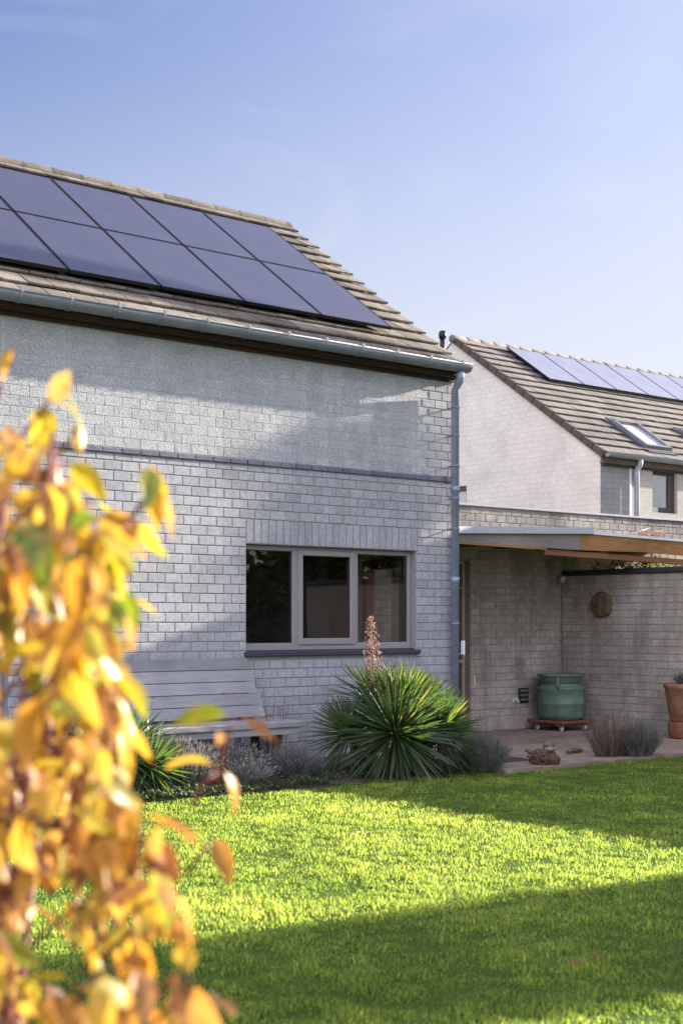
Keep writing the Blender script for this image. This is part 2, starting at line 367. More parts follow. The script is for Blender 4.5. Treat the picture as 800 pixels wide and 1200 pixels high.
# window
def frame_rect(mb, x0, x1, z0, z1, y0, y1, t, tb=None, mi=0, bev=.006):
    tb = tb or t
    mb.bbox(x0, x0+t, y0, y1, z0, z1, bev, mi); mb.bbox(x1-t, x1, y0, y1, z0, z1, bev, mi)
    mb.bbox(x0+t-.002, x1-t+.002, y0+.001, y1-.001, z1-t, z1, bev, mi); mb.bbox(x0+t-.002, x1-t+.002, y0+.001, y1-.001, z0, z0+tb, bev, mi)
def pane_obj(x0, x1, z0, z1, y, parent=None):
    p = MB(); p.add([(x0, y, z0), (x1, y, z0), (x1, y, z1), (x0, y, z1)], [(0,1,2,3)])
    o = p.build('pane', M['glass'])
    return o
win = empty('window', (WIN[0], W, WIN[2])); hp(win); win.matrix_parent_inverse = Matrix.Translation(-house.location)
def wp(o):
    o.parent = win; o.matrix_parent_inverse = Matrix.Translation(-win.location); return o
fy = W+.075
f = MB(); frame_rect(f, WIN[0]+.002, WIN[1]-.002, WIN[2], WIN[3]-.002, fy, fy+.08, .055, .075)
f.bbox(9.165, 9.255, fy+.001, fy+.08, WIN[2]+.07, WIN[3]-.05, .006); f.bbox(10.0, 10.09, fy+.001, fy+.08, WIN[2]+.07, WIN[3]-.05, .006)
f.box(WIN[0]+.05, WIN[1]-.05, fy-.012, fy+.01, WIN[2]+.002, WIN[2]+.03)
wp(f.build('frame', M['frame']))
s_ = MB(); frame_rect(s_, 9.235, 10.03, WIN[2]+.055, WIN[3]-.035, fy-.018, fy+.06, .062, .07); wp(s_.build('sash', M['frame']))
k_ = MB()
for (x0, x1, z0, z1, yy) in ((WIN[0]+.055, 9.165, WIN[2]+.075, WIN[3]-.055, fy+.03), (9.297, 9.968, WIN[2]+.125, WIN[3]-.097, fy+.01), (10.09, WIN[1]-.055, WIN[2]+.075, WIN[3]-.055, fy+.03)):
    wp(pane_obj(x0, x1, z0, z1, yy)); frame_rect(k_, x0-.004, x1+.004, z0-.004, z1+.004, yy-.006, yy+.006, .012, bev=.002)
wp(k_.build('gasket', M['gasket']))
s_ = MB(); s_.bbox(WIN[0]-.03, WIN[1]+.04, W-.055, W+.12, 1.155, 1.203, .006); s_.box(WIN[0], WIN[1], W+.03, W+.14, 1.2, WIN[2]+.004); wp(s_.build('sill', M['sill']))
# left garden door, seen as a sliver behind the leaves
dl = empty('window', (WL[0], W, WL[2])); dl.parent = house; dl.matrix_parent_inverse = Matrix.Translation(-house.location)
f = MB(); frame_rect(f, WL[0]+.002, WL[1]-.002, WL[2], WL[3]-.002, fy, fy+.08, .07)
o = f.build('frame', M['frame']); o.parent = dl; o.matrix_parent_inverse = Matrix.Translation(-dl.location)
o = pane_obj(WL[0]+.07, WL[1]-.07, WL[2]+.07, WL[3]-.07, fy+.03); o.parent = dl; o.matrix_parent_inverse = Matrix.Translation(-dl.location)
# side door to the patio seen through the right pane
f = MB(); M_ = Matrix(((0,-1,0,UE-.05),(1,0,0,0),(0,0,1,0),(0,0,0,1)))
def side(mb, y0, y1, z0, z1): mb.bbox(UE-.22, UE-.10, y0, y1, z0, z1, .006)
side(f, W+.42, W+.52, .25, 2.3); side(f, W+1.33, W+1.42, .25, 2.3); side(f, W+.52, W+1.33, 2.18, 2.3); side(f, W+.52, W+1.33, .25, .38)
hp(f.build('patio_door_frame', M['mahogany']))
f = MB(); f.bbox(UE-.36, UE-.31, W+1.43, W+1.85, .02, 2.3, .01); hp(f.build('wardrobe_door', M['mahogany']))
# ---- roof
TH = R(35.2)
def roofpt(N0, H0, th):
    """local frame of a roof slope: x along the eave, s up the slope, t out of the roof"""
    cs, sn = math.cos(th), math.sin(th)
    return lambda x, s, t: (x, N0+s*cs-t*sn, H0+s*sn+t*cs)
def tiles(mb, x0, x1, rows, expo, tw, rp, thick=.026, lift=.044, seed=1, mi=0):
    rnd = random.Random(seed)
    for r in range(rows):
        off = (r % 2)*tw/2
        n = int((x1-x0)/tw)+2
        for i in range(n):
            a = x0-off+i*tw; b = a+tw-.009
            a = max(a, x0); b = min(b, x1)
            if b-a < .03: continue
            s0 = r*expo+rnd.uniform(-.007, .007); s1 = (r+1)*expo+.05; dz = rnd.uniform(-.004, .005)
            t0 = lift+dz; e = .006
            A = [(a, s0, t0-thick), (b, s0, t0-thick+rnd.uniform(-.002, .002)), (b, s1, -thick), (a, s1, -thick),
                 (a+e*.4, s0+.001, t0-e), (b-e*.4, s0+.001, t0-e), (b-e*.4, s0+e, t0), (a+e*.4, s0+e, t0), (b-e*.4, s1, 0), (a+e*.4, s1, 0)]
            A = [rp(*p) for p in A]
            mb.add(A, [(3,2,1,0), (0,1,5,4), (4,5,6,7), (7,6,8,9), (0,4,7,9,3), (1,2,8,6,5), (3,9,8,2)], mi)
EN, EH_ = 11.86, 4.535
rp = roofpt(EN, EH_, TH)
rf = MB(); tiles(rf, 3.2, 11.56, 15, .2845, .27, rp, seed=2)
# battened slope under the tiles and the rear slope
rf.add([rp(3.2, .02, -.03), rp(11.50, .02, -.03), rp(11.50, 4.27, -.03), rp(3.2, 4.27, -.03), rp(3.2, .02, -.16), rp(11.50, .02, -.16), rp(11.50, 4.27, -.16), rp(3.2, 4.27, -.16)],
       [(0,1,2,3), (7,6,5,4), (0,4,5,1), (1,5,6,2), (2,6,7,3), (3,7,4,0)], 1)
rn, rh = rp(0, 4.27, 0)[1:]
rf.add([(3.2, rn, rh), (11.54, rn, rh), (11.54, rn+3.6, rh-2.54), (3.2, rn+3.6, rh-2.54), (3.2, rn, rh-.12), (11.54, rn, rh-.12), (11.54, rn+3.6, rh-2.66), (3.2, rn+3.6, rh-2.66)], [(0,1,2,3), (7,6,5,4), (0,4,5,1), (1,5,6,2), (2,6,7,3)], 0)
roof = hp(rf.build('roof', [M['tile'], M['verge']]))
rd = MB(); x = 3.2; rnd = random.Random(9)
while x < 11.5:
    x1 = min(x+.40, 11.57); seg = 10; vs = []
    for k, xx in enumerate((x, x+.025, x1)):
        rr = (.108, .111, .106)[k]
        for q in range(seg+1):
            a_ = R(-18)+(PI+R(36))*q/seg; vs.append((xx, rn+rr*math.cos(a_), rh-.045+rr*.85*math.sin(a_)+rnd.uniform(-.002, .002)))
    rd.add(vs, [(k*(seg+1)+q, k*(seg+1)+q+1, (k+1)*(seg+1)+q+1, (k+1)*(seg+1)+q) for k in range(2) for q in range(seg)] + [tuple(range(seg+1))[::-1], tuple(range(2*(seg+1), 3*(seg+1)))], 0, False)
    x += .395
hp(rd.build('ridge', M['tile']))
# brown board under the eave
b = MB(); b.box(NX0, 11.51, 11.86, 11.985, 4.405, 4.43); b.box(NX0, 11.51, 11.955, 11.985, 4.365, 4.408); b.box(NX0, 11.51, 11.835, 11.86, 4.42, 4.52); hp(b.build('eave_board', M['soffit']))
# gutter
def gutter(x0, x1, yc, zc, r, brk, mat, seg=10):
    gm = MB(); vs = []
    prof = [(yc+r*math.cos(a), zc+r*math.sin(a)) for a in [PI+PI*k/seg for k in range(seg+1)]]
    prof = prof + [(yc+(r-.006)*math.cos(a), zc+(r-.006)*math.sin(a)) for a in [2*PI-PI*k/seg for k in range(seg+1)]]
    n = len(prof)
    gm.add([(x0, a, b) for a, b in prof]+[(x1, a, b) for a, b in prof], [(i, (i+1) % n, (i+1) % n+n, i+n) for i in range(n)], 0, True)
    for xx in (x0, x1):   # stop ends
        gm.add([(xx, a, b) for a, b in prof[:seg+1]]+[(xx+.004, a, b) for a, b in prof[:seg+1]], [tuple(range(seg+1)), tuple(range(2*seg+1, seg, -1))], 0)
    gm.tube([(x0, yc-r, zc+.004), (x1, yc-r, zc+.004)], .009, 8)
    return gm
gm = gutter(3.2, 11.50, 11.755, 4.535, .088, None, M['zinc']); gut = hp(gm.build('gutter', M['zinc']))
for i in range(14):
    x = 4.75+i*.507; b = MB()
    pts = [(x, 11.755+.096*math.cos(a), 4.535+.096*math.sin(a)) for a in [PI*.93+PI*k/8 for k in range(9)]]
    for k in range(8):
        p, q = pts[k], pts[k+1]; b.add([(x-.016, *p[1:]), (x+.016, *p[1:]), (x+.016, *q[1:]), (x-.016, *q[1:])], [(0,1,2,3)])
    b.box(x-.016, x+.016, 11.650, 11.670, 4.53, 4.57)
    o = b.build('gutter_bracket', M['zinc']); o.parent = gut
# downpipe
dp = MB(); px, py = 11.418, 11.882
dp.tube([(11.385, 11.76, 4.47), (11.385, 11.762, 4.38), (11.395, 11.79, 4.34), (px, py, 4.25), (px, py, .05)], .048, 16)
dp.tube([(px, py, 1.98), (px, py, 2.05)], .052, 16); dp.tube([(px, py, 3.05), (px, py, 3.12)], .052, 16)
dpo = hp(dp.build('downpipe', M['pipe']))
for h in (4.05, 3.72, 3.36, 2.98, 2.62, 1.5, .6):
    b = MB(); b.tube([(px, py, h-.012), (px, py, h+.012)], .0535, 16); b.box(px-.010, px+.010, py+.03, W, h-.008, h+.008)
    o = b.build('pipe_clip', M['zinc']); o.parent = dpo
b = MB(); b.bbox(px+.045, px+.075, py-.10, py-.04, 1.13, 1.30, .01); hp(b.build('junction_box', M['white']))
# solar panels: two rows on the roof
def solar(x0, s0, w_, h_, rp, t, parent, mt):
    a = Vector(rp(x0, s0, t)); bx = Vector((1,0,0)); by = (Vector(rp(x0, s0+1, t))-a); bz = bx.cross(by)
    T = Matrix((( bx.x, by.x, bz.x, a.x), (bx.y, by.y, bz.y, a.y), (bx.z, by.z, bz.z, a.z), (0,0,0,1)))
    p = MB(); p.box(.012, w_-.012, .012, h_-.012, .028, .034)
    o = p.build('solar_panel', mt); f = MB()
    fr = .013
    for (q0, q1, r0, r1) in ((0, w_, 0, fr), (0, w_, h_-fr, h_), (0, fr, fr, h_-fr), (w_-fr, w_, fr, h_-fr)): f.box(q0, q1, r0, r1, 0, .037)
    f.add([(fr, fr, .004), (w_-fr, fr, .004), (w_-fr, h_-fr, .004), (fr, h_-fr, .004)], [(3,2,1,0)])
    fo = f.build('frame', M['black']); fo.parent = o
    o.parent = parent; o.matrix_local = parent.matrix_basis.inverted() @ T
    return o
PW = 1.055; xs_ = [10.80-PW*(i+1) for i in range(7)]
for x in xs_:
    for s0 in (.60, 2.095): solar(x, s0, PW-.018, 1.48, rp, .085, house, M['panel'])
rl = MB()
for s0 in (.9, 1.75, 2.4, 3.3):
    a = rp(3.5, s0, .06); b_ = rp(10.82, s0, .06); rl.tube([a, b_], .022, 6)
hp(rl.build('rail_and_gap_shade', M['black']))
# ------------------------------------------------------------------ flat roofed garage closing the patio
gar = empty('garage', (UE, 13.57, 0)); tag(gar, 'flat-roofed brick garage with weathered wall and pale metal coping closing the patio', 'garage')
def gp_(o, par=gar): o.parent = par; o.matrix_parent_inverse = Matrix.Translation(-par.location); return o
NB = 13.57; w = MB()
DO = (11.9, 13.32, .10, 2.36)
w.box(UE+.005, DO[0], NB, NB+.25, -.1, 3.10, 1); w.box(DO[1], 19.7, NB, NB+.25, -.1, 3.10, 1); w.box(DO[0], DO[1], NB, NB+.25, DO[3], 3.10, 1); w.box(DO[0], DO[1], NB, NB+.25, -.1, DO[2], 1)
w.box(UE+.005, 19.7, NB+.25, 16.6, 2.85, 2.95, 1); w.box(UE+.005, 19.7, 16.5, 16.6, -.1, 2.85, 1); w.box(19.5, 19.7, NB+.25, 16.5, -.1, 2.85, 1)
bk = lambda a, d, h: (a, NB-d, h)
bricks(w, UE+.01, 15.14, .02, .22, bk, [DO], L=.39, H=.2, seed=11, tilt=.003); bricks(w, UE+.01, 15.14, .22, 2.2, bk, [DO], seed=12, H=.099, tilt=.0035, proud=.007)
bricks(w, UE+.01, 19.7, 2.2, 2.6, bk, [DO], seed=13, H=.1, tilt=.003, proud=.006); bricks(w, UE+.01, 19.7, 2.6, 3.10, bk, [], seed=14, H=.1, tilt=.003, proud=.006, mi=2)
gp_(w.build('wall', [M['patio_brick'], M['patio_mortar'], M['parapet']]))
b = MB(); b.bbox(UE+.006, 19.75, NB-.035, NB+.30, 3.102, 3.135, .006); gp_(b.build('coping', M['zinc']))
do = empty('door', (DO[0], NB, DO[2])); gp_(do)
def dpp(o): o.parent = do; o.matrix_parent_inverse = Matrix.Translation(-do.location); return o
f = MB(); yf = NB+.09
frame_rect(f, DO[0]+.002, DO[1]-.002, DO[2], DO[3]-.002, yf, yf+.06, .045)
for z, t in ((1.99-.0, .012), (1.09, .03), (.99, .04), (.46, .03)): f.bbox(DO[0]+.04, DO[1]-.04, yf-.004, yf+.05, z-t/2, z+t/2, .003)
f.bbox(12.58, 12.63, yf-.003, yf+.05, DO[2]+.04, DO[3]-.04, .004)
dpp(f.build('frame', M['doorframe']))
f = MB(); f.box(DO[0]+.05, DO[1]-.05, yf+.01, yf+.04, DO[2]+.02, .37); dpp(f.build('lower_panel', M['doorpanel']))
o = pane_obj(DO[0]+.05, DO[1]-.05, .47, DO[3]-.05, yf+.03); dpp(o)
cu = MB(); n = 90; vs = []
for i in range(n+1):
    x = DO[0]+.05+i*(DO[1]-DO[0]-.1)/n; y = yf+.11+.022*math.sin(i*.95)+.008*math.sin(i*2.3)
    vs += [(x, y, .4), (x, y, DO[3]-.04)]
cu.add(vs, [(2*i, 2*i+2, 2*i+3, 2*i+1) for i in range(n)], 0, True); dpp(cu.build('curtain', M['curtain']))
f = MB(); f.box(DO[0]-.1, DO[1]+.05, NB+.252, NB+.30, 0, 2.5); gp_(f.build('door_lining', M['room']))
f = MB(); f.bbox(DO[1]+.05, DO[1]+.075, NB-.03, NB-.012, .66, .80, .006); gp_(f.build('bell_push', M['white']))
v = MB(); v.bbox(14.25, 14.45, NB-.028, NB-.006, .385, .60, .006, 0)
for k in range(3): v.box(14.27, 14.43, NB-.034, NB-.027, .42+k*.062, .425+k*.062+.03, 1)
gp_(v.build('wall_vent', [M['black'], simple('vent_slat', (.16,.15,.14), .6)]))
t_ = MB(); t_.tube([(14.17, NB, .43), (14.17, NB-.09, .43), (14.17, NB-.10, .40)], .014, 8); t_.tube([(14.14, NB-.06, .455), (14.20, NB-.06, .455)], .008, 6); t_.bbox(14.13, 14.16, NB-.03, NB-.005, .40, .46, .004)
gp_(t_.build('tap', M['white']))
# ------------------------------------------------------------------ garden wall
UW = 15.16
gw = empty('garden_wall', (UW, 9, 0)); tag(gw, 'weathered grey brick garden wall with black coping, right of the patio', 'wall')
w = MB(); w.box(UW, UW+.2, 4.6, NB-.012, -.1, 2.185, 1)
rk = lambda a, d, h: (UW-d, a, h)
def rkk(a, d, h): return (UW-d, NB-.012-a, h)
bricks(w, 0, NB-.012-8.4, .0, .2, rkk, L=.39, H=.2, seed=21, tilt=.003); bricks(w, 0, NB-.012-8.4, .2, 2.18, rkk, H=.099, seed=22, tilt=.003, proud=.007)
gp_(w.build('wall', [M['patio_brick'], M['patio_mortar']]), gw)
b = MB(); b.bbox(UW-.045, UW+.245, 4.55, NB-.04, 2.188, 2.262, .008); gp_(b.build('coping', M['black_cap']), gw)
# face-like round relief plaque hung on that wall
pl = MB(); cy, cz = 12.80, 1.765; seg = 40; rings = 10; vs = [(UW-.06, cy, cz)]
for r in range(1, rings+1):
    for k in range(seg):
        a = 2*PI*k/seg; t = r/rings; rr = .185*t*(1+.05*math.sin(5*a+1)*t+.03*math.sin(11*a)*t)
        y, z = rr*math.cos(a), rr*math.sin(a)
        d = .035+.05*math.sqrt(max(0, 1-t*t))
        d += .030*math.exp(-((y)**2/.0009+(z+.005)**2/.003)) - .028*math.exp(-((abs(y)-.055)**2/.0006+(z-.045)**2/.0004))
        d += .020*math.exp(-((y**2)/.005+(z+.075)**2/.0003)) - .022*math.exp(-((y**2)/.003+(z+.055)**2/.00015))
        d += .012*(1+math.sin(12*a))*max(0, t-.7)*2.5 + .012*noise.noise(Vector((y*40, z*40, 0)))
        if r == rings: d = .004
        vs.append((UW-.008-d, cy+y, cz+z))
pl.add(vs, [(0, 1+k, 1+(k+1) % seg) for k in range(seg)]+[(1+(r-1)*seg+k, 1+r*seg+k, 1+r*seg+(k+1) % seg, 1+(r-1)*seg+(k+1) % seg) for r in range(1, rings) for k in range(seg)], 0, True)
tag(pl.build('wall_plaque', M['stone_relief']), 'round brown stone relief plaque hanging on the garden wall', 'plaque')
lm = empty('wall_lamp', (15.08, 13.50, 2.14)); tag(lm, 'small spot lamp in the corner under the black coping', 'lamp')
b = MB(); b.bbox(-.04, .04, .02, .055, -.03, .03, .006); b.tube([(0, .03, 0), (-.03, -.05, .01)], .012, 8); b.build('bracket', M['doorframe'], lm)
b = MB(); b.lathe([(.02, -.05), (.045, -.045), (.055, .03), (.02, .055)], -.05, -.07, 0, 12); b.build('lamp_head', M['caster'], lm)
# ------------------------------------------------------------------ lean-to canopy over the patio
cn = empty('patio_canopy', (11.57, 12.1, 0)); tag(cn, 'wooden lean-to canopy with zinc flashing over the patio corner', 'canopy')
FN = 12.10
def prism(name, pts, y0, y1, mat, par=cn):
    p = MB(); p.prism(pts, y0, y1); return gp_(p.build(name, mat), par)
prism('flashing', [(11.585, 2.585), (14.09, 2.68), (14.09, 2.765), (11.585, 2.67)], FN-.05, FN+.10, M['flashing'])
prism('fascia_panel', [(11.585, 2.49), (13.89, 2.46), (13.89, 2.672), (11.585, 2.583)], FN, FN+.03, M['greyboard'])
prism('lath', [(11.585, 2.465), (13.235, 2.44), (13.235, 2.475), (11.585, 2.492)], FN-.012, FN+.04, M['pine'])
prism('beam', [(13.24, 2.385), (17.3, 2.31), (17.3, 2.385), (13.24, 2.455)], FN+.035, FN+.13, M['redwood'])
prism('fascia_board', [(13.893, 2.46), (15.19, 2.475), (15.19, 2.665), (13.893, 2.672)], FN-.004, FN+.03, M['pine'])
prism('fascia_board', [(15.20, 2.475), (17.3, 2.43), (17.3, 2.62), (15.20, 2.665)], FN, FN+.034, M['pine'])
prism('roof_edge', [(14.095, 2.674), (17.3, 2.63), (17.3, 2.66), (14.095, 2.715)], FN-.03, FN+.05, M['white'])
prism('roof_sheet', [(11.585, 2.675), (17.3, 2.632), (17.3, 2.655), (11.585, 2.70)], FN+.052, NB-.012, M['greyboard'])
for x in (12.2, 13.0, 13.8, 14.6, 15.4, 16.2):
    p = MB(); p.box(x, x+.06, FN+.135, NB-.012, 2.53, 2.632); gp_(p.build('rafter', M['redwood']), cn)
# ------------------------------------------------------------------ neighbour's house
nb = empty('brick_house', (19.79, 16.77, 0)); tag(nb, 'pale neighbouring house behind the garage with gable, skylight and panels', 'house')
NU, NN, NE, NTH = 19.79, 16.77, 4.62, R(34.7)
UL = 36.0
M['gable'] = None
def brickplane(name, c1, c2, mo, swap, msize=.008, bmp=.3):
    m, nt, b = newmat(name); tc = nt.nodes.new('ShaderNodeTexCoord'); sx = nt.nodes.new('ShaderNodeSeparateXYZ'); cb = nt.nodes.new('ShaderNodeCombineXYZ')
    nt.links.new(tc.outputs['Object'], sx.inputs[0]); nt.links.new(sx.outputs['Y' if swap else 'X'], cb.inputs[0]); nt.links.new(sx.outputs['Z'], cb.inputs[1])
    w = nt.nodes.new('ShaderNodeTexBrick'); w.inputs['Scale'].default_value = 1; w.inputs['Brick Width'].default_value = .2; w.inputs['Row Height'].default_value = .1
    w.inputs['Mortar Size'].default_value = msize; w.inputs['Mortar Smooth'].default_value = .3
    w.inputs['Color1'].default_value = (*c1, 1); w.inputs['Color2'].default_value = (*c2, 1); w.inputs['Mortar'].default_value = (*mo, 1)
    nt.links.new(cb.outputs[0], w.inputs['Vector'])
    n = noisef(nt, 1.2, 6, .65, dist=.5); r = ramp(nt, [(.35, (.86,.86,.87)), (.65, (1.06,1.05,1.04))]); nt.links.new(n, r.inputs[0])
    n2 = noisef(nt, 30, 4, .7); r2 = ramp(nt, [(.3, (.86,)*3), (.7, (1.08,)*3)]); nt.links.new(n2, r2.inputs[0])
    c = mix(nt, w.outputs[0], r.outputs[0], 1.0, 'MULTIPLY'); c = mix(nt, c, r2.outputs[0], 1.0, 'MULTIPLY')
    nt.links.new(c, b.inputs['Base Color']); b.inputs['Roughness'].default_value = .92; b.inputs['Specular IOR Level'].default_value = .2
    bump(nt, b, w.outputs[1], -bmp, .006)
    return m
M['gable'] = brickplane('gable_brick', (.76,.705,.635), (.715,.665,.60), (.64,.59,.53), True)
M['nfront_grey'] = brickplane('grey_front_brick', (.30,.31,.33), (.26,.27,.29), (.22,.22,.23), False)
M['nfront'] = brickplane('pale_front_brick', (.50,.485,.46), (.46,.45,.43), (.42,.40,.38), False)
def np_(o, par=nb): o.parent = par; o.matrix_parent_inverse = Matrix.Translation(-par.location); return o
RN = NN+3.90; RH = NE+3.90*math.tan(NTH)
w = MB()
GW = (19.95, 20.58, 3.45, 4.40)   # gable window, along y
# gable wall built round its window
def gq(y0, y1, z0, z1): w.add([(NU, y0, z0), (NU, y1, z0), (NU, y1, z1), (NU, y0, z1), (NU+.3, y0, z0), (NU+.3, y1, z0), (NU+.3, y1, z1), (NU+.3, y0, z1)], [(3,2,1,0), (4,5,6,7), (0,1,5,4), (1,2,6,5), (2,3,7,6), (3,0,4,7)], 0)
gq(NN, 20.26, -.1, NE-.12); gq(20.95, 24.5, -.1, NE-.12); gq(20.26, 20.95, -.1, 3.4); gq(20.26, 20.95, 4.30, NE-.12)
pts = [(NN, NE-.12), (NN, NE-.04), (RN, RH-.06), (24.5, NE-.04), (24.5, NE-.12)]
w.add([(NU, a, b) for a, b in pts]+[(NU+.3, a, b) for a, b in pts], [(0,1,2,3,4), (9,8,7,6,5)]+[(i, i+5, (i+1) % 5+5, (i+1) % 5) for i in range(5)], 0)
w.add([(NU+.3, 24.2, -.1), (UL, 24.2, -.1), (UL, 24.5, -.1), (NU+.3, 24.5, -.1), (NU+.3, 24.2, 4.5), (UL, 24.2, 4.5), (UL, 24.5, 4.5), (NU+.3, 24.5, 4.5)], [(0,1,5,4), (1,2,6,5), (2,3,7,6), (4,5,6,7)], 0)
np_(w.build('gable_wall', M['gable']))
w = MB(); w.box(NU+.3, 20.66, NN, NN+.3, -.1, 4.44); w.box(NU+.002, NU+.298, NN-.003, NN, -.1, 4.44); np_(w.build('grey_wall', M['nfront_grey']))
w = MB(); WN = (21.28, 22.04, 3.62, 4.42)
w.box(20.662, WN[0], NN-.01, NN+.3, -.1, 4.44); w.box(WN[1], UL, NN-.01, NN+.3, -.1, 4.44); w.box(WN[0], WN[1], NN-.01, NN+.3, -.1, WN[2]); np_(w.build('pale_wall', M['nfront']))
nrp = roofpt(NN-.12, NE+.0, NTH)
rf = MB(); tiles(rf, NU-.02, 34, 16, .298, .30, nrp, lift=.046, seed=31)
rf.add([nrp(NU, .02, -.03), nrp(34, .02, -.03), nrp(34, 4.76, -.03), nrp(NU, 4.76, -.03)], [(0,1,2,3)], 1)
q = nrp(0, 4.80, 0); rf.add([(NU, q[1], q[2]), (34, q[1], q[2]), (34, q[1]+3.8, q[2]-2.63), (NU, q[1]+3.8, q[2]-2.63)], [(0,1,2,3)], 0)
np_(rf.build('roof', [M['neighbour_tile'], M['verge']]))
b = MB(); 
for i in range(16):
    s0 = i*.298; s1 = s0+.315
    P = [nrp(NU-.055, s0, .045), nrp(NU-.005, s0, .05), nrp(NU-.005, s1, .022), nrp(NU-.055, s1, .018), nrp(NU-.055, s0, -.10), nrp(NU-.005, s0, -.10), nrp(NU-.005, s1, -.10), nrp(NU-.055, s1, -.10)]
    b.add(P, [(0,1,2,3), (4,7,6,5), (0,4,5,1), (3,2,6,7), (0,3,7,4), (1,5,6,2)])
np_(b.build('verge', M['verge']))
b = MB(); x = NU-.10
while x < 34:
    b.tube([(x, q[1], q[2]-.03), (x+.03, q[1], q[2]-.028), (x+.395, q[1], q[2]-.035)], [.078, .080, .077], 14); x += .39
np_(b.build('ridge', M['neighbour_tile']))
gm = gutter(NU-.02, 34, NN-.185, NE-.005, .07, None, M['zinc']); np_(gm.build('gutter', M['zinc']))
b = MB(); b.box(NU, 34, NN-.12, NN+.02, 4.443, 4.47); b.box(NU, 34, NN-.045, NN-.015, 4.40, 4.445); b.box(NU, 34, NN-.135, NN-.12, 4.44, 4.58); np_(b.build('eave_board', M['verge']))
b = MB(); b.tube([(20.70, NN-.185, 4.56), (20.70, NN-.18, 4.46), (20.70, NN-.12, 4.40), (20.70, NN-.10, 4.34), (20.70, NN-.10, .1)], .052, 12); np_(b.build('downpipe', M['pipe']))
b = MB(); b.box(20.60, 20.64, NN-.03, NN-.005, .1, 4.43); np_(b.build('corner_strip', M['white']))
nw = empty('window', (WN[0], NN, WN[2])); np_(nw)
f = MB(); frame_rect(f, WN[0], WN[1], WN[2], WN[3], NN+.06, NN+.14, .07, .11); f.bbox(WN[1]-.19, WN[1]-.07, NN+.055, NN+.13, WN[2]+.05, WN[3]-.05, .006); np_(f.build('frame', simple('dark_frame', (.055,.04,.038), .5)), nw)
M['mirror_glass'] = glass('reflecting_glass', (.95,.97,1.0), 1.5)
def vpane(x0, x1, z0, z1, y, par, mat):
    p = MB(); p.add([(x0, y, z0), (x1, y, z0), (x1, y, z1), (x0, y, z1)], [(0,1,2,3)]); return np_(p.build('pane', mat), par)
vpane(WN[0]+.07, WN[1]-.19, WN[2]+.11, WN[3]-.07, NN+.09, nw, M['mirror_glass'])
f = MB(); f.box(WN[0]+.072, WN[1]-.192, NN+.105, NN+.11, WN[2]+.11, WN[3]-.07); np_(f.build('glare_backing', M['white']), nw)  # white sheet added behind the pane to give it the brightness of reflected sky
g2 = empty('window', (NU, 20.6, 3.4)); np_(g2)
f = MB(); f.box(NU+.03, NU+.10, 20.262, 20.948, 4.20, 4.298); f.box(NU+.03, NU+.1, 20.262, 20.30, 3.40, 4.20); f.box(NU+.03, NU+.1, 20.91, 20.948, 3.4, 4.2); np_(f.build('frame', simple('brown_frame', (.07,.04,.03), .5)), g2)
p = MB(); p.add([(NU+.06, 20.3, 3.4), (NU+.06, 20.91, 3.4), (NU+.06, 20.91, 4.2), (NU+.06, 20.3, 4.2)], [(3,2,1,0)]); np_(p.build('pane', M['mirror_glass']), g2)
f = MB(); f.box(NU+.09, NU+.095, 20.301, 20.909, 3.4, 4.2); np_(f.build('glare_backing', M['white']), g2)  # white sheet added here too, standing in for sky reflected in the pane
# skylights
M['sky_frame'] = simple('grey_skylight_frame', (.16,.165,.18), .5)
def skylight(x0):
    s = empty('skylight', nrp(x0, .3, 0)); np_(s)
    def bx(mb, xa, xb, sa, sb, ta, tb):
        P = [nrp(x_, s_, t_) for t_ in (ta, tb) for s_ in (sa, sb) for x_ in (xa, xb)]
        mb.add(P, [(0,2,3,1),(4,5,7,6),(0,1,5,4),(2,6,7,3),(0,4,6,2),(1,3,7,5)])
    f = MB(); S0, S1, XW = .36, 1.42, .78
    bx(f, x0, x0+.07, S0, S1, -.02, .11); bx(f, x0+XW-.07, x0+XW, S0, S1, -.02, .11); bx(f, x0+.07, x0+XW-.07, S0, S0+.07, -.02, .105); bx(f, x0+.07, x0+XW-.07, S1-.09, S1, -.02, .12)
    np_(f.build('frame', M['sky_frame']), s)
    f = MB(); bx(f, x0-.10, x0-.001, S0, S1+.12, .01, .045); bx(f, x0+XW+.001, x0+XW+.07, S0, S1+.1, .01, .045); bx(f, x0, x0+XW, S1+.002, S1+.14, .01, .06); bx(f, x0-.02, x0+XW+.02, S0-.16, S0-.002, .02, .042); np_(f.build('flashing', M['sill']), s)
    f = MB(); bx(f, x0+.071, x0+XW-.071, S0+.071, S1-.091, .05, .056); np_(f.build('pane', M['skyglass']), s)
m, nt, b = newmat('skylight_glass'); b.inputs['Base Color'].default_value = (.55,.58,.62,1); b.inputs['Roughness'].default_value = .06; b.inputs['Specular IOR Level'].default_value = 1.0; b.inputs['IOR'].default_value = 1.9  # pale base colour stands in for the bright reflection on the skylight pane
M['skyglass'] = m
skylight(21.28); skylight(23.42)
for i in range(10): solar(20.96+i*1.045, 3.02, 1.03, 1.46, nrp, .08, nb, M['panel_glare'])
b = MB(); b.add([nrp(20.96, 3.0, .03), nrp(31.4, 3.0, .03), nrp(31.4, 3.02, .10), nrp(20.96, 3.02, .10)], [(0,1,2,3)]); np_(b.build('rail_and_gap_shade', M['black']))  # black strip standing in for the shade in the gap under the panels
fl = MB(); fl.tube([(20.15, 21.35, 6.7), (20.15, 21.35, 7.58)], .058, 12); fl.tube([(20.15, 21.35, 7.50), (20.15, 21.35, 7.56), (20.15, 21.35, 7.60), (20.15, 21.35, 7.66)], [.075, .085, .085, .06], 12); np_(fl.build('flue', M['black']))
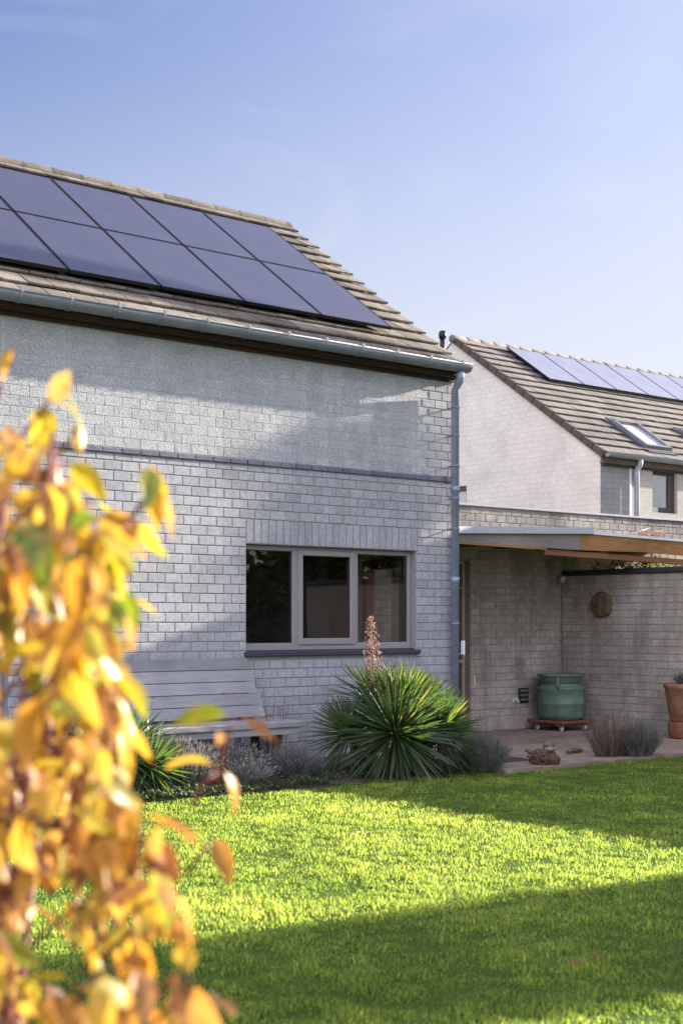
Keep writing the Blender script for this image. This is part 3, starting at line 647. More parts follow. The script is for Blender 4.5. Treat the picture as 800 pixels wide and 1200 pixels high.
# ------------------------------------------------------------------ bench
be = empty('garden_bench', (7.3, 11.5, .03)); tag(be, 'weathered grey wooden bench with five-plank back against the house wall', 'bench')
XL, XR = -1.15, 1.12
b = MB(); rnd = random.Random(3)
for i in range(5):
    t0 = i/5; t1 = (i+1)/5; za = .52+t0*.60; zb = .52+t1*.60-.008; ya = .12+.26*t0; yb = .12+.26*t1
    x0 = XL+rnd.uniform(-.01, .01); x1 = XR+rnd.uniform(-.012, .012)+(.05*(1-t0))
    P = [(x0, ya, za), (x1, ya, za), (x1-.01, yb, zb), (x0, yb, zb), (x0, ya+.028, za), (x1, ya+.028, za), (x1-.01, yb+.028, zb), (x0, yb+.028, zb)]
    b.add(P, [(0,1,2,3), (7,6,5,4), (0,4,5,1), (1,5,6,2), (2,6,7,3), (3,7,4,0)])
b.build('backrest', M['bench'], be)
b = MB(); b.bbox(XL, XR+.22, -.36, -.10, .43, .49, .008); b.bbox(XL, XR+.21, -.09, .16, .432, .488, .008); b.bbox(XL+.05, XR+.12, -.33, -.30, .36, .43, .004); b.build('seat', M['bench'], be)
for x in (XL+.2, XR-.12):
    for y in (-.28, .08):
        b = MB(); b.bbox(x, x+.07, y, y+.07, -.03, .43, .005); b.build('leg', M['leg_wood'], be)
    b = MB(); b.prism([(x+.015, .43), (x+.055, .43), (x+.055, .44), (x+.015, .44)], .1, .2); 
for x in (XL+.2, XR-.12):
    b = MB(); P = [(x, .155, .49), (x+.05, .155, .49), (x+.05, .40, 1.08), (x, .40, 1.08), (x, .20, .49), (x+.05, .20, .49), (x+.05, .44, 1.08), (x, .44, 1.08)]
    b.add(P, [(0,1,2,3), (7,6,5,4), (0,4,5,1), (1,5,6,2), (2,6,7,3), (3,7,4,0)]); b.build('back_post', M['leg_wood'], be)
# ------------------------------------------------------------------ pots on the patio
dy = empty('plant_dolly', (14.66, 13.13, .022)); tag(dy, 'low red wooden plant dolly on castors under the green glazed pot', 'dolly')
b = MB()
for k in range(6): b.bbox(-.345, .345, -.33+k*.112, -.33+k*.112+.098, .105, .145, .004)
b.bbox(-.33, .33, -.27, -.19, .075, .104, .003); b.bbox(-.33, .33, .19, .27, .075, .104, .003); b.build('deck', M['dolly'], dy)
for sx in (-1, 1):
    for sy in (-1, 1):
        cs = MB(); x, y = sx*.24, sy*.22; cs.bbox(x-.03, x+.03, y-.03, y+.03, .06, .075, .003); cs.box(x-.024, x-.019, y-.02, y+.02, .02, .06); cs.box(x+.019, x+.024, y-.02, y+.02, .02, .06)
        co = cs.build('castor', M['caster'], dy); wh = MB(); wh.tube([(x-.015, y, .034), (x+.015, y, .034)], .034, 14); wh.build('wheel', M['white'], co)
gpt = empty('glazed_pot', (14.66, 13.13, .169)); tag(gpt, 'squat green glazed pot with ribs and rim handles in the patio corner', 'pot')
b = MB(); b.lathe([(.02, .03), (.27, .0), (.305, .01), (.318, .08), (.322, .20), (.333, .215), (.335, .235), (.325, .25), (.327, .40), (.345, .425), (.345, .45), (.30, .462), (.278, .485), (.275, .54), (.285, .58), (.335, .605), (.342, .625), (.325, .635), (.30, .628), (.28, .56), (.28, .50), (.1, .50)], seg=40)
b.build('body', M['green_glaze'], gpt)
for a in (R(215), R(35)):
    b = MB(); cx, cy_ = math.cos(a), math.sin(a)
    b.tube([(cx*.325, cy_*.325, .60), (cx*.37, cy_*.37, .585), (cx*.385, cy_*.385, .52), (cx*.37, cy_*.37, .46), (cx*.33, cy_*.33, .435)], .016, 8); b.build('handle', M['green_glaze'], gpt)
st = MB(); prof = [(.02, 0), (.215, 0), (.225, .02), (.235, .06), (.24, .18), (.225, .215), (.02, .216)]
st.lathe(prof, seg=28); st.build('pot_stand', M['terra_dark'], None, (14.82, 11.12, .022)); bpy.data.objects['pot_stand']; tag(bpy.data.objects['pot_stand'], 'low aged terracotta drum carrying the orange pot beside the garden wall', 'pot stand')
tp = empty('terracotta_pot', (14.82, 11.12, .239)); tag(tp, 'orange terracotta planter standing on a low drum, right edge', 'pot')
b = MB(); b.lathe([(.02, .0), (.19, 0), (.205, .015), (.235, .14), (.265, .30), (.285, .42), (.30, .435), (.305, .475), (.295, .49), (.275, .48), (.265, .43), (.02, .42)], seg=32, wob=.012); b.build('body', M['terracotta'], tp)
b = MB(); b.lathe([(.262, .431), (.15, .45), (.02, .455)], seg=20); b.build('compost', M['soil'], tp)
# ornament: small clay figure lying at the lawn edge
on = empty('garden_ornament', (10.90, 10.0, .01), R(-39)); tag(on, 'small brown clay garden figure with domed grey cap lying at the lawn edge', 'ornament')
def blob(mb, c, r, seed=0, amp=.12, mi=0, seg=14, rg=9):
    vs = []; c = Vector(c)
    for j in range(rg+1):
        for k in range(seg):
            a = 2*PI*k/seg; p = PI*j/rg; d = Vector((math.sin(p)*math.cos(a), math.sin(p)*math.sin(a), math.cos(p)))
            q = 1+amp*noise.noise(d*2.2+Vector((seed, seed*.7, 0))); vs.append(tuple(c+Vector((d.x*r[0], d.y*r[1], d.z*r[2]))*q))
    mb.add(vs, [(j*seg+k, j*seg+(k+1) % seg, (j+1)*seg+(k+1) % seg, (j+1)*seg+k) for j in range(rg) for k in range(seg)], mi, True)
b = MB(); blob(b, (0, 0, .085), (.15, .10, .095), 1, .6, seg=22, rg=14)
tor = [(-.03+.045*math.cos(a), -.085, .075+.05*math.sin(a)) for a in [2*PI*k/12 for k in range(13)]]; b.tube(tor, .018, 8); b.build('body', M['rust_clay'], on)
b = MB(); b.lathe([(.001, .0), (.036, .001), (.036, .004), (.001, .004)], -.03, 0, 0, 14); ho = b.build('mouth', M['gasket'], on); ho.rotation_euler = (R(90), 0, 0); ho.location = (0, -.10, .075)
b = MB(); blob(b, (.055, -.01, .175), (.062, .06, .035), 3, .2); b.build('collar', M['doorpanel'], on)
b = MB(); blob(b, (.05, 0, .215), (.062, .055, .045), 5, .25); b.build('cap', M['stone_grey'], on)
b = MB(); b.tube([(-.10, 0, .13), (-.16, 0, .155), (-.20, .01, .16)], [.03, .022, .014], 8); b.tube([(-.11, -.02, .10), (-.18, -.02, .10)], [.025, .018], 8); b.build('tail', M['stone_grey'], on)
b = MB(); blob(b, (.11, -.03, .06), (.06, .05, .055), 8, .3); b.build('foot', M['rust_clay'], on)
b = MB(); b.tube([(-.11, 0, .02), (-.02, .02, .03), (.10, 0, .025), (.17, .02, .02)], [.022, .03, .026, .012], 8)
tag(b.build('driftwood', M['stone_grey'], None, (12.05, 10.60, .03)), 'short dark piece of weathered wood lying on the patio edge', 'driftwood')
# ------------------------------------------------------------------ plants
M['yucca'] = None
def yuccamat():
    m, nt, b = newmat('yucca_leaf'); g = nt.nodes.new('ShaderNodeNewGeometry')
    r = ramp(nt, [(0, (.025,.05,.028)), (.5, (.04,.078,.035)), (.85, (.06,.10,.04)), (1, (.17,.14,.07))]); nt.links.new(g.outputs['Random Per Island'], r.inputs[0])
    nt.links.new(r.outputs[0], b.inputs['Base Color']); b.inputs['Roughness'].default_value = .38; b.inputs['Specular IOR Level'].default_value = .6
    t = nt.nodes.new('ShaderNodeBsdfTranslucent'); c2 = mix(nt, r.outputs[0], (3.4, 3.3, 1.1), 1.0, 'MULTIPLY'); nt.links.new(c2, t.inputs[0])
    ms = nt.nodes.new('ShaderNodeMixShader'); ms.inputs[0].default_value = .36
    nt.links.new(b.outputs[0], ms.inputs[1]); nt.links.new(t.outputs[0], ms.inputs[2]); nt.links.new(ms.outputs[0], nt.nodes['Material Output'].inputs[0]); return m
M['yucca'] = yuccamat()
def rosette(mb, c, axis, n, L, wd, rnd, spread=115, start=8):
    """sword leaves spiralling from a centre: folded blade, slightly arched"""
    axis = Vector(axis).normalized(); q = axis.to_track_quat('Z', 'Y').to_matrix()
    for i in range(n):
        t = (i+.5)/n; el = R(start+(spread-start)*t**.8)+rnd.uniform(-.1, .1); az = i*2.39996+rnd.uniform(-.15, .15)
        d = q @ Vector((math.sin(el)*math.cos(az), math.sin(el)*math.sin(az), math.cos(el)))
        l = L*rnd.uniform(.8, 1.08)*(.72+.28*min(1, t*3)); sidev = d.cross(axis)
        if sidev.length < .05: sidev = d.cross(Vector((1,0,0)))
        sidev.normalize(); up = sidev.cross(d).normalized(); p0 = Vector(c)+d*.03
        droop = rnd.uniform(.02, .12)*(1 if t > .3 else .3)
        if rnd.random() < .07: droop += .35
        vs = []
        for k, (tt, ww) in enumerate(((0, .55), (.25, .8), (.55, 1), (.82, .62), (1, .03))):
            p = p0+d*l*tt+Vector((0,0,-1))*droop*l*tt*tt; hw = wd*ww/2
            vs += [tuple(p-sidev*hw+up*hw*.35), tuple(p-up*hw*.15), tuple(p+sidev*hw+up*hw*.35)]
        mb.add(vs, [(k*3+j, k*3+j+1, k*3+j+4, k*3+j+3) for k in range(4) for j in range(2)], 0, False)
M['bark'] = simple('yucca_trunk', (.12,.085,.05), .95, var=.4, scale=20, bmp=.8, bd=.01)
def yucca(loc, heads, label, flower=None, seed=1):
    y = empty('yucca', loc); tag(y, label, 'yucca'); rnd = random.Random(seed)
    for (c, ax, n, L) in heads:
        t = MB(); c = Vector(c); base = Vector((c.x*.35, c.y*.35, -.03)); t.tube([tuple(base), tuple((base+c)/2+Vector((0,0,-.03))), tuple(c)], [.05, .045, .035], 8); t.build('trunk', M['bark'], y)
        m = MB(); rosette(m, c, ax, int(n*1.45), L, .025, rnd); m.build('rosette', M['yucca'], y)
    if flower:
        f0, f1 = Vector(flower[0]), Vector(flower[1]); s = MB(); s.tube([tuple(f0), tuple(f0.lerp(f1, .5)), tuple(f1)], [.012, .009, .004], 6); so = s.build('flower_stalk', M['stalk'], y)
        fl_ = MB()
        for i in range(620):
            t = rnd.uniform(.30, 1)**1.0; wdt = .10*math.sin(min(1, (1.03-t)*1.6+.12)*PI*.5)*(1 if t > .35 else .6)
            a = rnd.uniform(0, 2*PI); rr = wdt*math.sqrt(rnd.random())
            p = f0.lerp(f1, t)+Vector((math.cos(a)*rr, math.sin(a)*rr, rnd.uniform(-.01, .01)))
            sz = rnd.uniform(.007, .016); d = Vector((rnd.uniform(-1,1), rnd.uniform(-1,1), rnd.uniform(-1.6,.3))).normalized(); e = d.orthogonal().normalized(); e2 = d.cross(e)
            fl_.add([tuple(p), tuple(p+d*sz+e*sz*.55), tuple(p+d*sz*2), tuple(p+d*sz-e*sz*.55), tuple(p+d*sz+e2*sz*.5), tuple(p+d*sz-e2*sz*.5)], [(0,1,2,3), (0,4,2,5)], 0)
        fl_.build('capsules', M['capsule'], so)
    return y
M['stalk'] = simple('flower_stalk', (.30,.17,.11), .8, var=.3)
M['capsule'] = leafmat('dry_capsules', [(0, (.22,.08,.07)), (.45, (.42,.23,.19)), (1, (.74,.62,.54))], .35, .7, 1.1)
yucca((9.22, 10.62, 0), [((-.16, -.34, .42), (-.25, -.85, .45), 190, .66), ((.42, .02, .56), (.45, -.15, .9), 170, .62), ((.12, .30, .70), (.0, .1, 1), 120, .56), ((.40, -.34, .40), (.5, -.6, .55), 150, .58), ((.15, -.15, .66), (.3, -.3, .9), 120, .56), ((-.36, .10, .40), (-.6, 0, .75), 100, .50), ((.04, -.10, .66), (.1, -.1, 1), 110, .56), ((.05, -.2, .25), (.1, -.9, .2), 90, .5)],
      'large spiky yucca with a pinkish dried flower spike below the window', ((-.12, -.02, .60), (-.19, 0.0, 1.58)), 5)
yucca((6.18, 10.64, 0), [((0, 0, .36), (.1, -.35, .9), 140, .60), ((.22, -.12, .24), (.7, -.4, .5), 80, .5), ((-.3, .1, .3), (-.5, -.1, .8), 80, .5)],
      'spiky green yucca beside the bench, half hidden by yellow leaves', None, 8)
M['lavender'] = leafmat('lavender_leaf', [(0, (.10,.11,.10)), (.5, (.17,.18,.17)), (1, (.27,.26,.25))], .25, .8, 1.1)
M['lavender_head'] = leafmat('lavender_head', [(0, (.20,.18,.18)), (.5, (.36,.32,.32)), (1, (.58,.54,.50))], .3, .8, 1.1)
M['dry'] = leafmat('dry_stems', [(0, (.10,.07,.05)), (.6, (.18,.13,.10)), (1, (.30,.23,.17))], .25, .9, 1.0)
def lavender(loc, rx, ry, hh, n, label, seed, heads=.5, mat='lavender', hd='lavender_head', thick=.0028, cat='lavender', name='lavender_bush', leaves=5, up=1.0):
    rnd = random.Random(seed); e = empty(name, loc); tag(e, label, cat, None); st = MB(); hdm = MB()
    for i in range(n):
        a = rnd.uniform(0, 2*PI); q = math.sqrt(rnd.random()); bx, by = rx*.45*q*math.cos(a), ry*.45*q*math.sin(a)
        tip = Vector((rx*q*math.cos(a)*1.0, ry*q*math.sin(a)*1.0, hh*(1-.45*q*q)*rnd.uniform(.55, 1.08)*up)); b0 = Vector((bx, by, 0))
        side = Vector((rnd.uniform(-1,1), rnd.uniform(-1,1), 0)).normalized(); mid = (b0+tip)/2+Vector((rnd.uniform(-.03,.03), rnd.uniform(-.03,.03), .03)); pts = [b0, mid, tip]
        vs = []
        for k, p in enumerate(pts): wv = thick*(1.4, 1, .5)[k]; vs += [tuple(p-side*wv), tuple(p+side*wv)]
        st.add(vs, [(0,1,3,2), (2,3,5,4)])
        for j in range(leaves):
            t = rnd.uniform(.15, .95); p = mid.lerp(tip, t*2-1) if t > .5 else b0.lerp(mid, t*2)
            d = Vector((rnd.uniform(-1,1), rnd.uniform(-1,1), rnd.uniform(.1, 1.4))).normalized(); l = rnd.uniform(.018, .04); s_ = d.orthogonal().normalized()*thick*1.1
            st.add([tuple(p-s_*.5), tuple(p+d*l*.5-s_), tuple(p+d*l), tuple(p+d*l*.5+s_)], [(0,1,2,3)])
        if rnd.random() < heads:
            d = (tip-mid).normalized()
            for j in range(4):
                p = tip+d*(j*.009); s1 = d.orthogonal().normalized()*.0065*(1-.15*j); s2 = d.cross(s1)
                hdm.add([tuple(p), tuple(p+s1+d*.005), tuple(p+d*.012), tuple(p-s1+d*.005), tuple(p+s2+d*.005), tuple(p-s2+d*.005)], [(0,1,2,3), (0,4,2,5)])
    st.build('stems', M[mat], e)
    if heads: hdm.build('flower_heads', M[hd], e)
    return e
lavender((6.80, 10.58, .02), .40, .28, .42, 900, 'grey lavender bush with pale seed heads right of the left yucca', 11, .55)
lavender((7.45, 10.78, .02), .42, .26, .36, 800, 'grey lavender bush in front of the bench end post', 12, .35)
lavender((8.10, 10.68, .02), .38, .32, .34, 700, 'low grey lavender bush touching the left side of the large yucca', 13, 0)
lavender((7.35, 10.42, .0), .42, .18, .26, 500, 'lowest grey lavender mound at the sunny lawn edge below the bench', 17, .3)
lavender((10.12, 10.10, .0), .34, .24, .40, 1300, 'rounded silver grey lavender mound between the large yucca and the clay figure', 14, 0)
lavender((12.45, 9.98, .02), .32, .24, .42, 1000, 'dark grey lavender clump at the lawn edge before the garden wall', 15, 0)
lavender((12.18, 10.16, .02), .48, .28, .56, 480, 'sparse brown twiggy shrub left of the dark lavender clump by the wall', 16, 0, 'dry', thick=.0022, cat='shrub', name='twiggy_shrub', leaves=3)
lavender((8.35, 11.35, .02), .28, .16, .85, 110, 'thin dry stems standing against the wall beside the bench seat', 18, 0, 'dry', thick=.0018, cat='dry plant', name='dead_plant', leaves=3, up=1.0)
e = lavender((14.82, 11.12, .68), .20, .20, .24, 420, 'grey green bushy herb growing in the orange terracotta planter', 19, 0, cat='plant', name='potted_herb')
# foliage clumps used by the hedge and trees
def foliage(mb, centres, n, size, rnd, droop=0):
    for i in range(n):
        c, r = centres[rnd.randrange(len(centres))]
        d = Vector((rnd.gauss(0,1), rnd.gauss(0,1), rnd.gauss(0,1))).normalized()*(rnd.random()**.45)
        p = Vector(c)+Vector((d.x*r[0], d.y*r[1], d.z*r[2])); a = Vector((rnd.uniform(-1,1), rnd.uniform(-1,1), rnd.uniform(-1,.6)-droop)).normalized(); s_ = a.orthogonal(); s_.rotate(Matrix.Rotation(rnd.uniform(0, 6.28), 3, a)); s_.normalize()
        l = size*rnd.uniform(.6, 1.3)
        mb.add([tuple(p), tuple(p+a*l*.5+s_*l*.3), tuple(p+a*l), tuple(p+a*l*.5-s_*l*.3)], [(0,1,2,3)])
M['hedge'] = leafmat('hedge_leaf', [(0, (.04,.06,.02)), (.4, (.08,.11,.03)), (.75, (.20,.20,.06)), (1, (.42,.36,.16))], .4, .6, 1.6)
M['tree_leaf'] = leafmat('tree_leaf', [(0, (.03,.05,.015)), (.6, (.05,.08,.02)), (1, (.10,.10,.03))], .3, .6, 1.4)
M['wood_bark'] = simple('bark', (.09,.065,.045), .95, var=.4, scale=12, bmp=.8, bd=.02)
rnd = random.Random(40)
he = empty('hedge', (16.6, 12.9, 0)); tag(he, 'loose green and yellow hedge showing between garden wall and canopy beam', 'hedge')
cen = [((x, rnd.uniform(-.1, .2), z), (.28, .35, .26)) for x in [-.98+.24*i for i in range(16)] for z in (1.0, 1.6, 2.0, 2.22+rnd.uniform(-.04, .12))]
b = MB(); foliage(b, cen, 9000, .06, rnd); b.build('foliage', M['hedge'], he)
b = MB()
for x in (-.6, 0, .7, 1.5, 2.3): b.tube([(x, 0, -.05), (x+.05, .02, 1), (x-.05, 0, 2.0)], [.035, .025, .01], 6)
b.build('stems', M['wood_bark'], he)
b = MB(); rnd = random.Random(41)
for i in range(14):
    p = Vector((rnd.uniform(-.35, .2), rnd.uniform(-.05, .05), 0)); b.tube([tuple(p), tuple(p+Vector((rnd.uniform(-.1,.2), 0, .10))), tuple(p+Vector((rnd.uniform(-.2,.4), -.05, rnd.uniform(.12, .22))))], [.010, .007, .003], 5)
tag(b.build('dry_twigs', M['capsule'], None, (15.85, 12.55, 2.655)), 'pale dry twigs lying tangled on the canopy roof', 'twigs')
# outside the frame: blockers added to cast the shade, and trees the window reflects
def tree(name, loc, cen, n, size, label, cat, mat='tree_leaf', trunk=(.12, 3), seed=1):
    e = empty(name, loc); tag(e, label, cat); rnd = random.Random(seed)
    b = MB(); b.tube([(0,0,-.1), (.05,0,trunk[1]*.5), (0,.05,trunk[1])], [trunk[0], trunk[0]*.8, trunk[0]*.35], 8)
    for c, r in cen[::2]: b.tube([(0,0,trunk[1]*.6), (c[0]*.5, c[1]*.5, (trunk[1]*.7+c[2])/2), c], [trunk[0]*.4, trunk[0]*.3, trunk[0]*.1], 5)
    b.build('trunk', M['wood_bark'], e); b = MB(); foliage(b, cen, n, size, rnd); b.build('crown', M[mat], e); return e
# added unseen annexe, its roof edge placed to throw slanting shade on the facade
an = empty('shade_annexe', (17.0, 10.2, 0)); tag(an, 'unseen flat-roofed brick annexe added beyond the garden wall to shade the facade', 'annexe')
b = MB(); b.box(0, 3.0, -.38, 1.6, -.1, 4.18); b.build('wall', M['gable'], an)
b = MB(); b.bbox(-.04, 3.04, -.42, 1.64, 4.183, 4.245, .005); b.build('roof', M['black_cap'], an)
# unseen tree added behind it, crown and gap shaped for the facade shade
cf = empty('shadow_tree', (26.0, 9.70, 0)); tag(cf, 'unseen slender columnar tree added beyond the garden wall to shade the facade', 'tree'); rnd = random.Random(3)
b = MB(); foliage(b, [((rnd.uniform(-.4, .4), rnd.uniform(-.025, .04), z), (.7, .13, .25)) for z in [6.7+.18*i for i in range(26)] if not 8.50 < z < 9.25], 42000, .08, rnd); b.build('crown', M['tree_leaf'], cf)
b = MB(); b.tube([(0, 0, -.1), (0, 0, 11)], [.09, .04], 8); b.build('trunk', M['wood_bark'], cf)
# unseen clipped column added to lay a band of shade on the near lawn
cf = empty('conifer', (17.0, 2.98, 0)); tag(cf, 'unseen clipped columnar conifer added beside the lawn to shade it', 'conifer')
b = MB(); foliage(b, [((0, y, z), (.5, .30, .45)) for z in [.3+.45*i for i in range(13)] for y in (-.90, -.55, -.2, .2, .5)], 34000, .12, random.Random(8)); b.build('foliage', M['tree_leaf'], cf)
b = MB(); b.tube([(0,0,-.1), (0,0,5.6)], [.4, .15], 8); b.build('trunk', M['wood_bark'], cf)
# dark tree row behind the photographer, mirrored in the window
rnd = random.Random(77)
for i in range(9):
    x = 14+i*2.5; hgt = rnd.uniform(5.5, 9)
    cen = [((rnd.uniform(-1.2, 1.2), rnd.uniform(-.8, .8), z), (1.1, .9, .8)) for z in [.8+.55*k for k in range(int(hgt/.55))]]
    tree('background_tree', (x, -8+rnd.uniform(-.6, .6), 0), cen, 5200, .30, 'dark bushy tree in the row behind the lawn, outside the view', 'tree', mat='hedge', trunk=(.16, hgt*.8), seed=100+i)['group'] = 'dark trees across the garden, outside the view'
# ------------------------------------------------------------------ grass
M['grass'] = None
def grassmat():
    m, nt, b = newmat('grass_blade'); at = nt.nodes.new('ShaderNodeAttribute'); at.attribute_name = 'tone'
    r = ramp(nt, [(0, (.045,.080,.024)), (.5, (.095,.135,.048)), (.8, (.15,.185,.075)), (.93, (.24,.25,.13)), (1, (.36,.30,.16))]); nt.links.new(at.outputs['Fac'], r.inputs[0])
    nt.links.new(r.outputs[0], b.inputs['Base Color']); b.inputs['Roughness'].default_value = .5; b.inputs['Specular IOR Level'].default_value = .35
    t = nt.nodes.new('ShaderNodeBsdfTranslucent'); c2 = mix(nt, r.outputs[0], (5.7, 5.1, 2.3), 1.0, 'MULTIPLY'); nt.links.new(c2, t.inputs[0])
    ms = nt.nodes.new('ShaderNodeMixShader'); ms.inputs[0].default_value = .70
    nt.links.new(b.outputs[0], ms.inputs[1]); nt.links.new(t.outputs[0], ms.inputs[2]); nt.links.new(ms.outputs[0], nt.nodes['Material Output'].inputs[0]); return m
M['grass'] = grassmat()
def make_grass():
    va = R(39.2); S_, C_ = math.sin(va), math.cos(va); out = []
    for (z0, z1, dens) in ((4.7, 6.5, 9000), (6.5, 8.5, 6200), (8.5, 11, 4400), (11, 17.5, 3200)):
        nmax = int(dens*(z1-z0)*(z1*.56)); z = rng.uniform(z0, z1, nmax); x = rng.uniform(-.28, .28, nmax)*z1
        ok = (np.abs(x) < .28*z+.15); z = z[ok]; x = x[ok]
        u = C_*x+S_*z; n = -S_*x+C_*z; out.append(np.stack([u, n], 1))
    # the lawn carries on, a little thinner, on both sides
    m = 90000; u = rng.uniform(-1.5, 15, m); n = rng.uniform(.6, 10.5, m); xx = C_*u-S_*n; zz = S_*u+C_*n; ok = (np.abs(xx) > .28*zz+.1) & (zz > 1.5); out.append(np.stack([u[ok], n[ok]], 1))
    P = np.concatenate(out); edge = 10.20+.05*np.sin(P[:,0]*5)+.04*np.sin(P[:,0]*13+1)-.22*np.clip((P[:,0]-9.9)/1.2, 0, 1)*(P[:,0] < 12)-.22*((P[:,0] >= 12) & (P[:,0] < 12.6))
    edge = np.where(P[:,0] > 12.4, 10.15, edge)
    edge = edge+rng.normal(0, .035, len(P)); P = P[(P[:,1] < edge) & (P[:,0] < 15.1)]
    # clumping
    def nz(p, s, k): return np.array([noise.noise(Vector((a*s, b*s, k))) for a, b in p])
    cell = (np.floor(P[:,0]*14).astype(int)*7919+np.floor(P[:,1]*14).astype(int)*104729)
    cl = nz(P[::1], 1.3, 2.0); cl2 = nz(P, 6.0, 9.0)
    keep = rng.random(len(P)) < np.clip(.95+1.1*cl2+.5*cl, .22, 1); P = P[keep]; cl = cl[keep]; cl2 = cl2[keep]; n = len(P)
    h = .66*(.028+.020*rng.random(n)**2+.016*np.clip(cl, -.5, 1)+.046*np.clip(cl2, -.3, 1))*rng.uniform(.7, 1.25, n); h = np.clip(h, .012, .10)
    az = rng.uniform(0, 2*np.pi, n)+cl2*3; lean = rng.uniform(.3, 1.5, n)*(.8+.6*np.clip(cl2, -1, 1)); w_ = rng.uniform(.0012, .0026, n)*(1+P[:,1]*.04)
    ground = np.array([gz(a, b) for a, b in P])-.02
    dx, dy = np.cos(az), np.sin(az); sx, sy = -dy, dx
    v = np.zeros((n, 5, 3))
    b0 = np.stack([P[:,0], P[:,1], ground], 1); side = np.stack([sx*w_, sy*w_, 0*w_], 1)
    mid = b0+np.stack([dx*h*lean*.35, dy*h*lean*.35, h*.62], 1); tip = b0+np.stack([dx*h*lean, dy*h*lean, h*np.clip(1.05-.25*lean, .5, 1)], 1)
    v[:,0] = b0-side; v[:,1] = b0+side; v[:,2] = mid+side*.8; v[:,3] = mid-side*.8; v[:,4] = tip
    me = bpy.data.meshes.new('grass'); me.vertices.add(n*5); me.vertices.foreach_set('co', v.reshape(-1))
    idx = np.arange(n)[:,None]*5; loops = np.concatenate([idx+np.array([[0,1,2,3]]), idx+np.array([[3,2,4]])], 1).reshape(-1)
    me.loops.add(n*7); me.loops.foreach_set('vertex_index', loops.astype(np.int32)); me.polygons.add(n*2)
    st = (np.arange(n)[:,None]*7+np.array([[0, 4]])).reshape(-1); me.polygons.foreach_set('loop_start', st.astype(np.int32)); me.polygons.foreach_set('loop_total', np.tile([4, 3], n).astype(np.int32))
    me.update(calc_edges=True); at = me.attributes.new('tone', 'FLOAT', 'POINT')
    tone = np.clip(.38+.42*cl+.25*cl2+rng.normal(0, .06, n)+(rng.random(n) < .015)*.5, 0, 1); at.data.foreach_set('value', np.repeat(tone, 5).astype(np.float32))
    me.materials.append(M['grass']); o = bpy.data.objects.new('grass', me); C.objects.link(o)
    tag(o, 'short green lawn grass, bright where the sun strip falls', 'grass', kind='stuff')
make_grass()
# weeds at the bed edge
b = MB(); rnd = random.Random(31)
for i in range(6500):
    x = rnd.uniform(5.6, 10.0); y = rnd.uniform(10.08, 10.30)+abs(rnd.gauss(0, .14))
    if noise.noise(Vector((x*2.3, y*3, 0))) < -.12: continue
    a = rnd.uniform(0, 6.28); l = rnd.uniform(.015, .045); d = Vector((math.cos(a)*.7, math.sin(a)*.7, rnd.uniform(.3, 1))).normalized(); s_ = d.orthogonal().normalized()*l*.35; p = Vector((x, y, .01+rnd.uniform(0, .09)*max(.15, .5+noise.noise(Vector((x*4, y*4, 3))))))
    b.add([tuple(p), tuple(p+d*l*.5+s_), tuple(p+d*l), tuple(p+d*l*.5-s_)], [(0,1,2,3)])
M['weeds'] = leafmat('weed_leaf', [(0, (.035,.06,.02)), (.6, (.06,.11,.03)), (1, (.12,.15,.05))], .35, .6, 1.8)
tag(b.build('ground_cover', M['weeds']), 'low green weeds creeping along the edge between the lawn and the planting bed', 'weeds', kind='stuff')
# ------------------------------------------------------------------ broad leaves
def leaf(mb, p, d, nrm, L, wd, curl=.15, fold=.25, mi=0, rnd=random, seg=6):
    """ovate leaf: base p, along d, facing nrm; folded on the midrib and curled"""
    d = d.normalized(); s_ = d.cross(nrm).normalized(); nn = s_.cross(d).normalized(); vs = []
    tw = rnd.uniform(-.5, .5); wav = rnd.uniform(0, 6)
    for k in range(seg+1):
        t = k/seg; ww = wd*.5*math.sin(PI*min(1, t**.78))**.8*(1-.12*t) if 0 < t < 1 else .0015
        c = p+d*L*t+nn*(-curl*L*t*t)
        sv = s_*math.cos(tw*t)+nn*math.sin(tw*t); uv = nn*math.cos(tw*t)-s_*math.sin(tw*t)
        wz = .05*L*math.sin(wav+t*7)*t
        for q in (-1, -.5, 0, .5, 1):
            vs.append(tuple(c+sv*ww*q+uv*(ww*fold*abs(q)**1.3+(wz*q*q if q > 0 else -wz*.6*q*q))))
    mb.add(vs, [(k*5+j, k*5+j+1, (k+1)*5+j+1, (k+1)*5+j) for k in range(seg) for j in range(4)], mi, True)
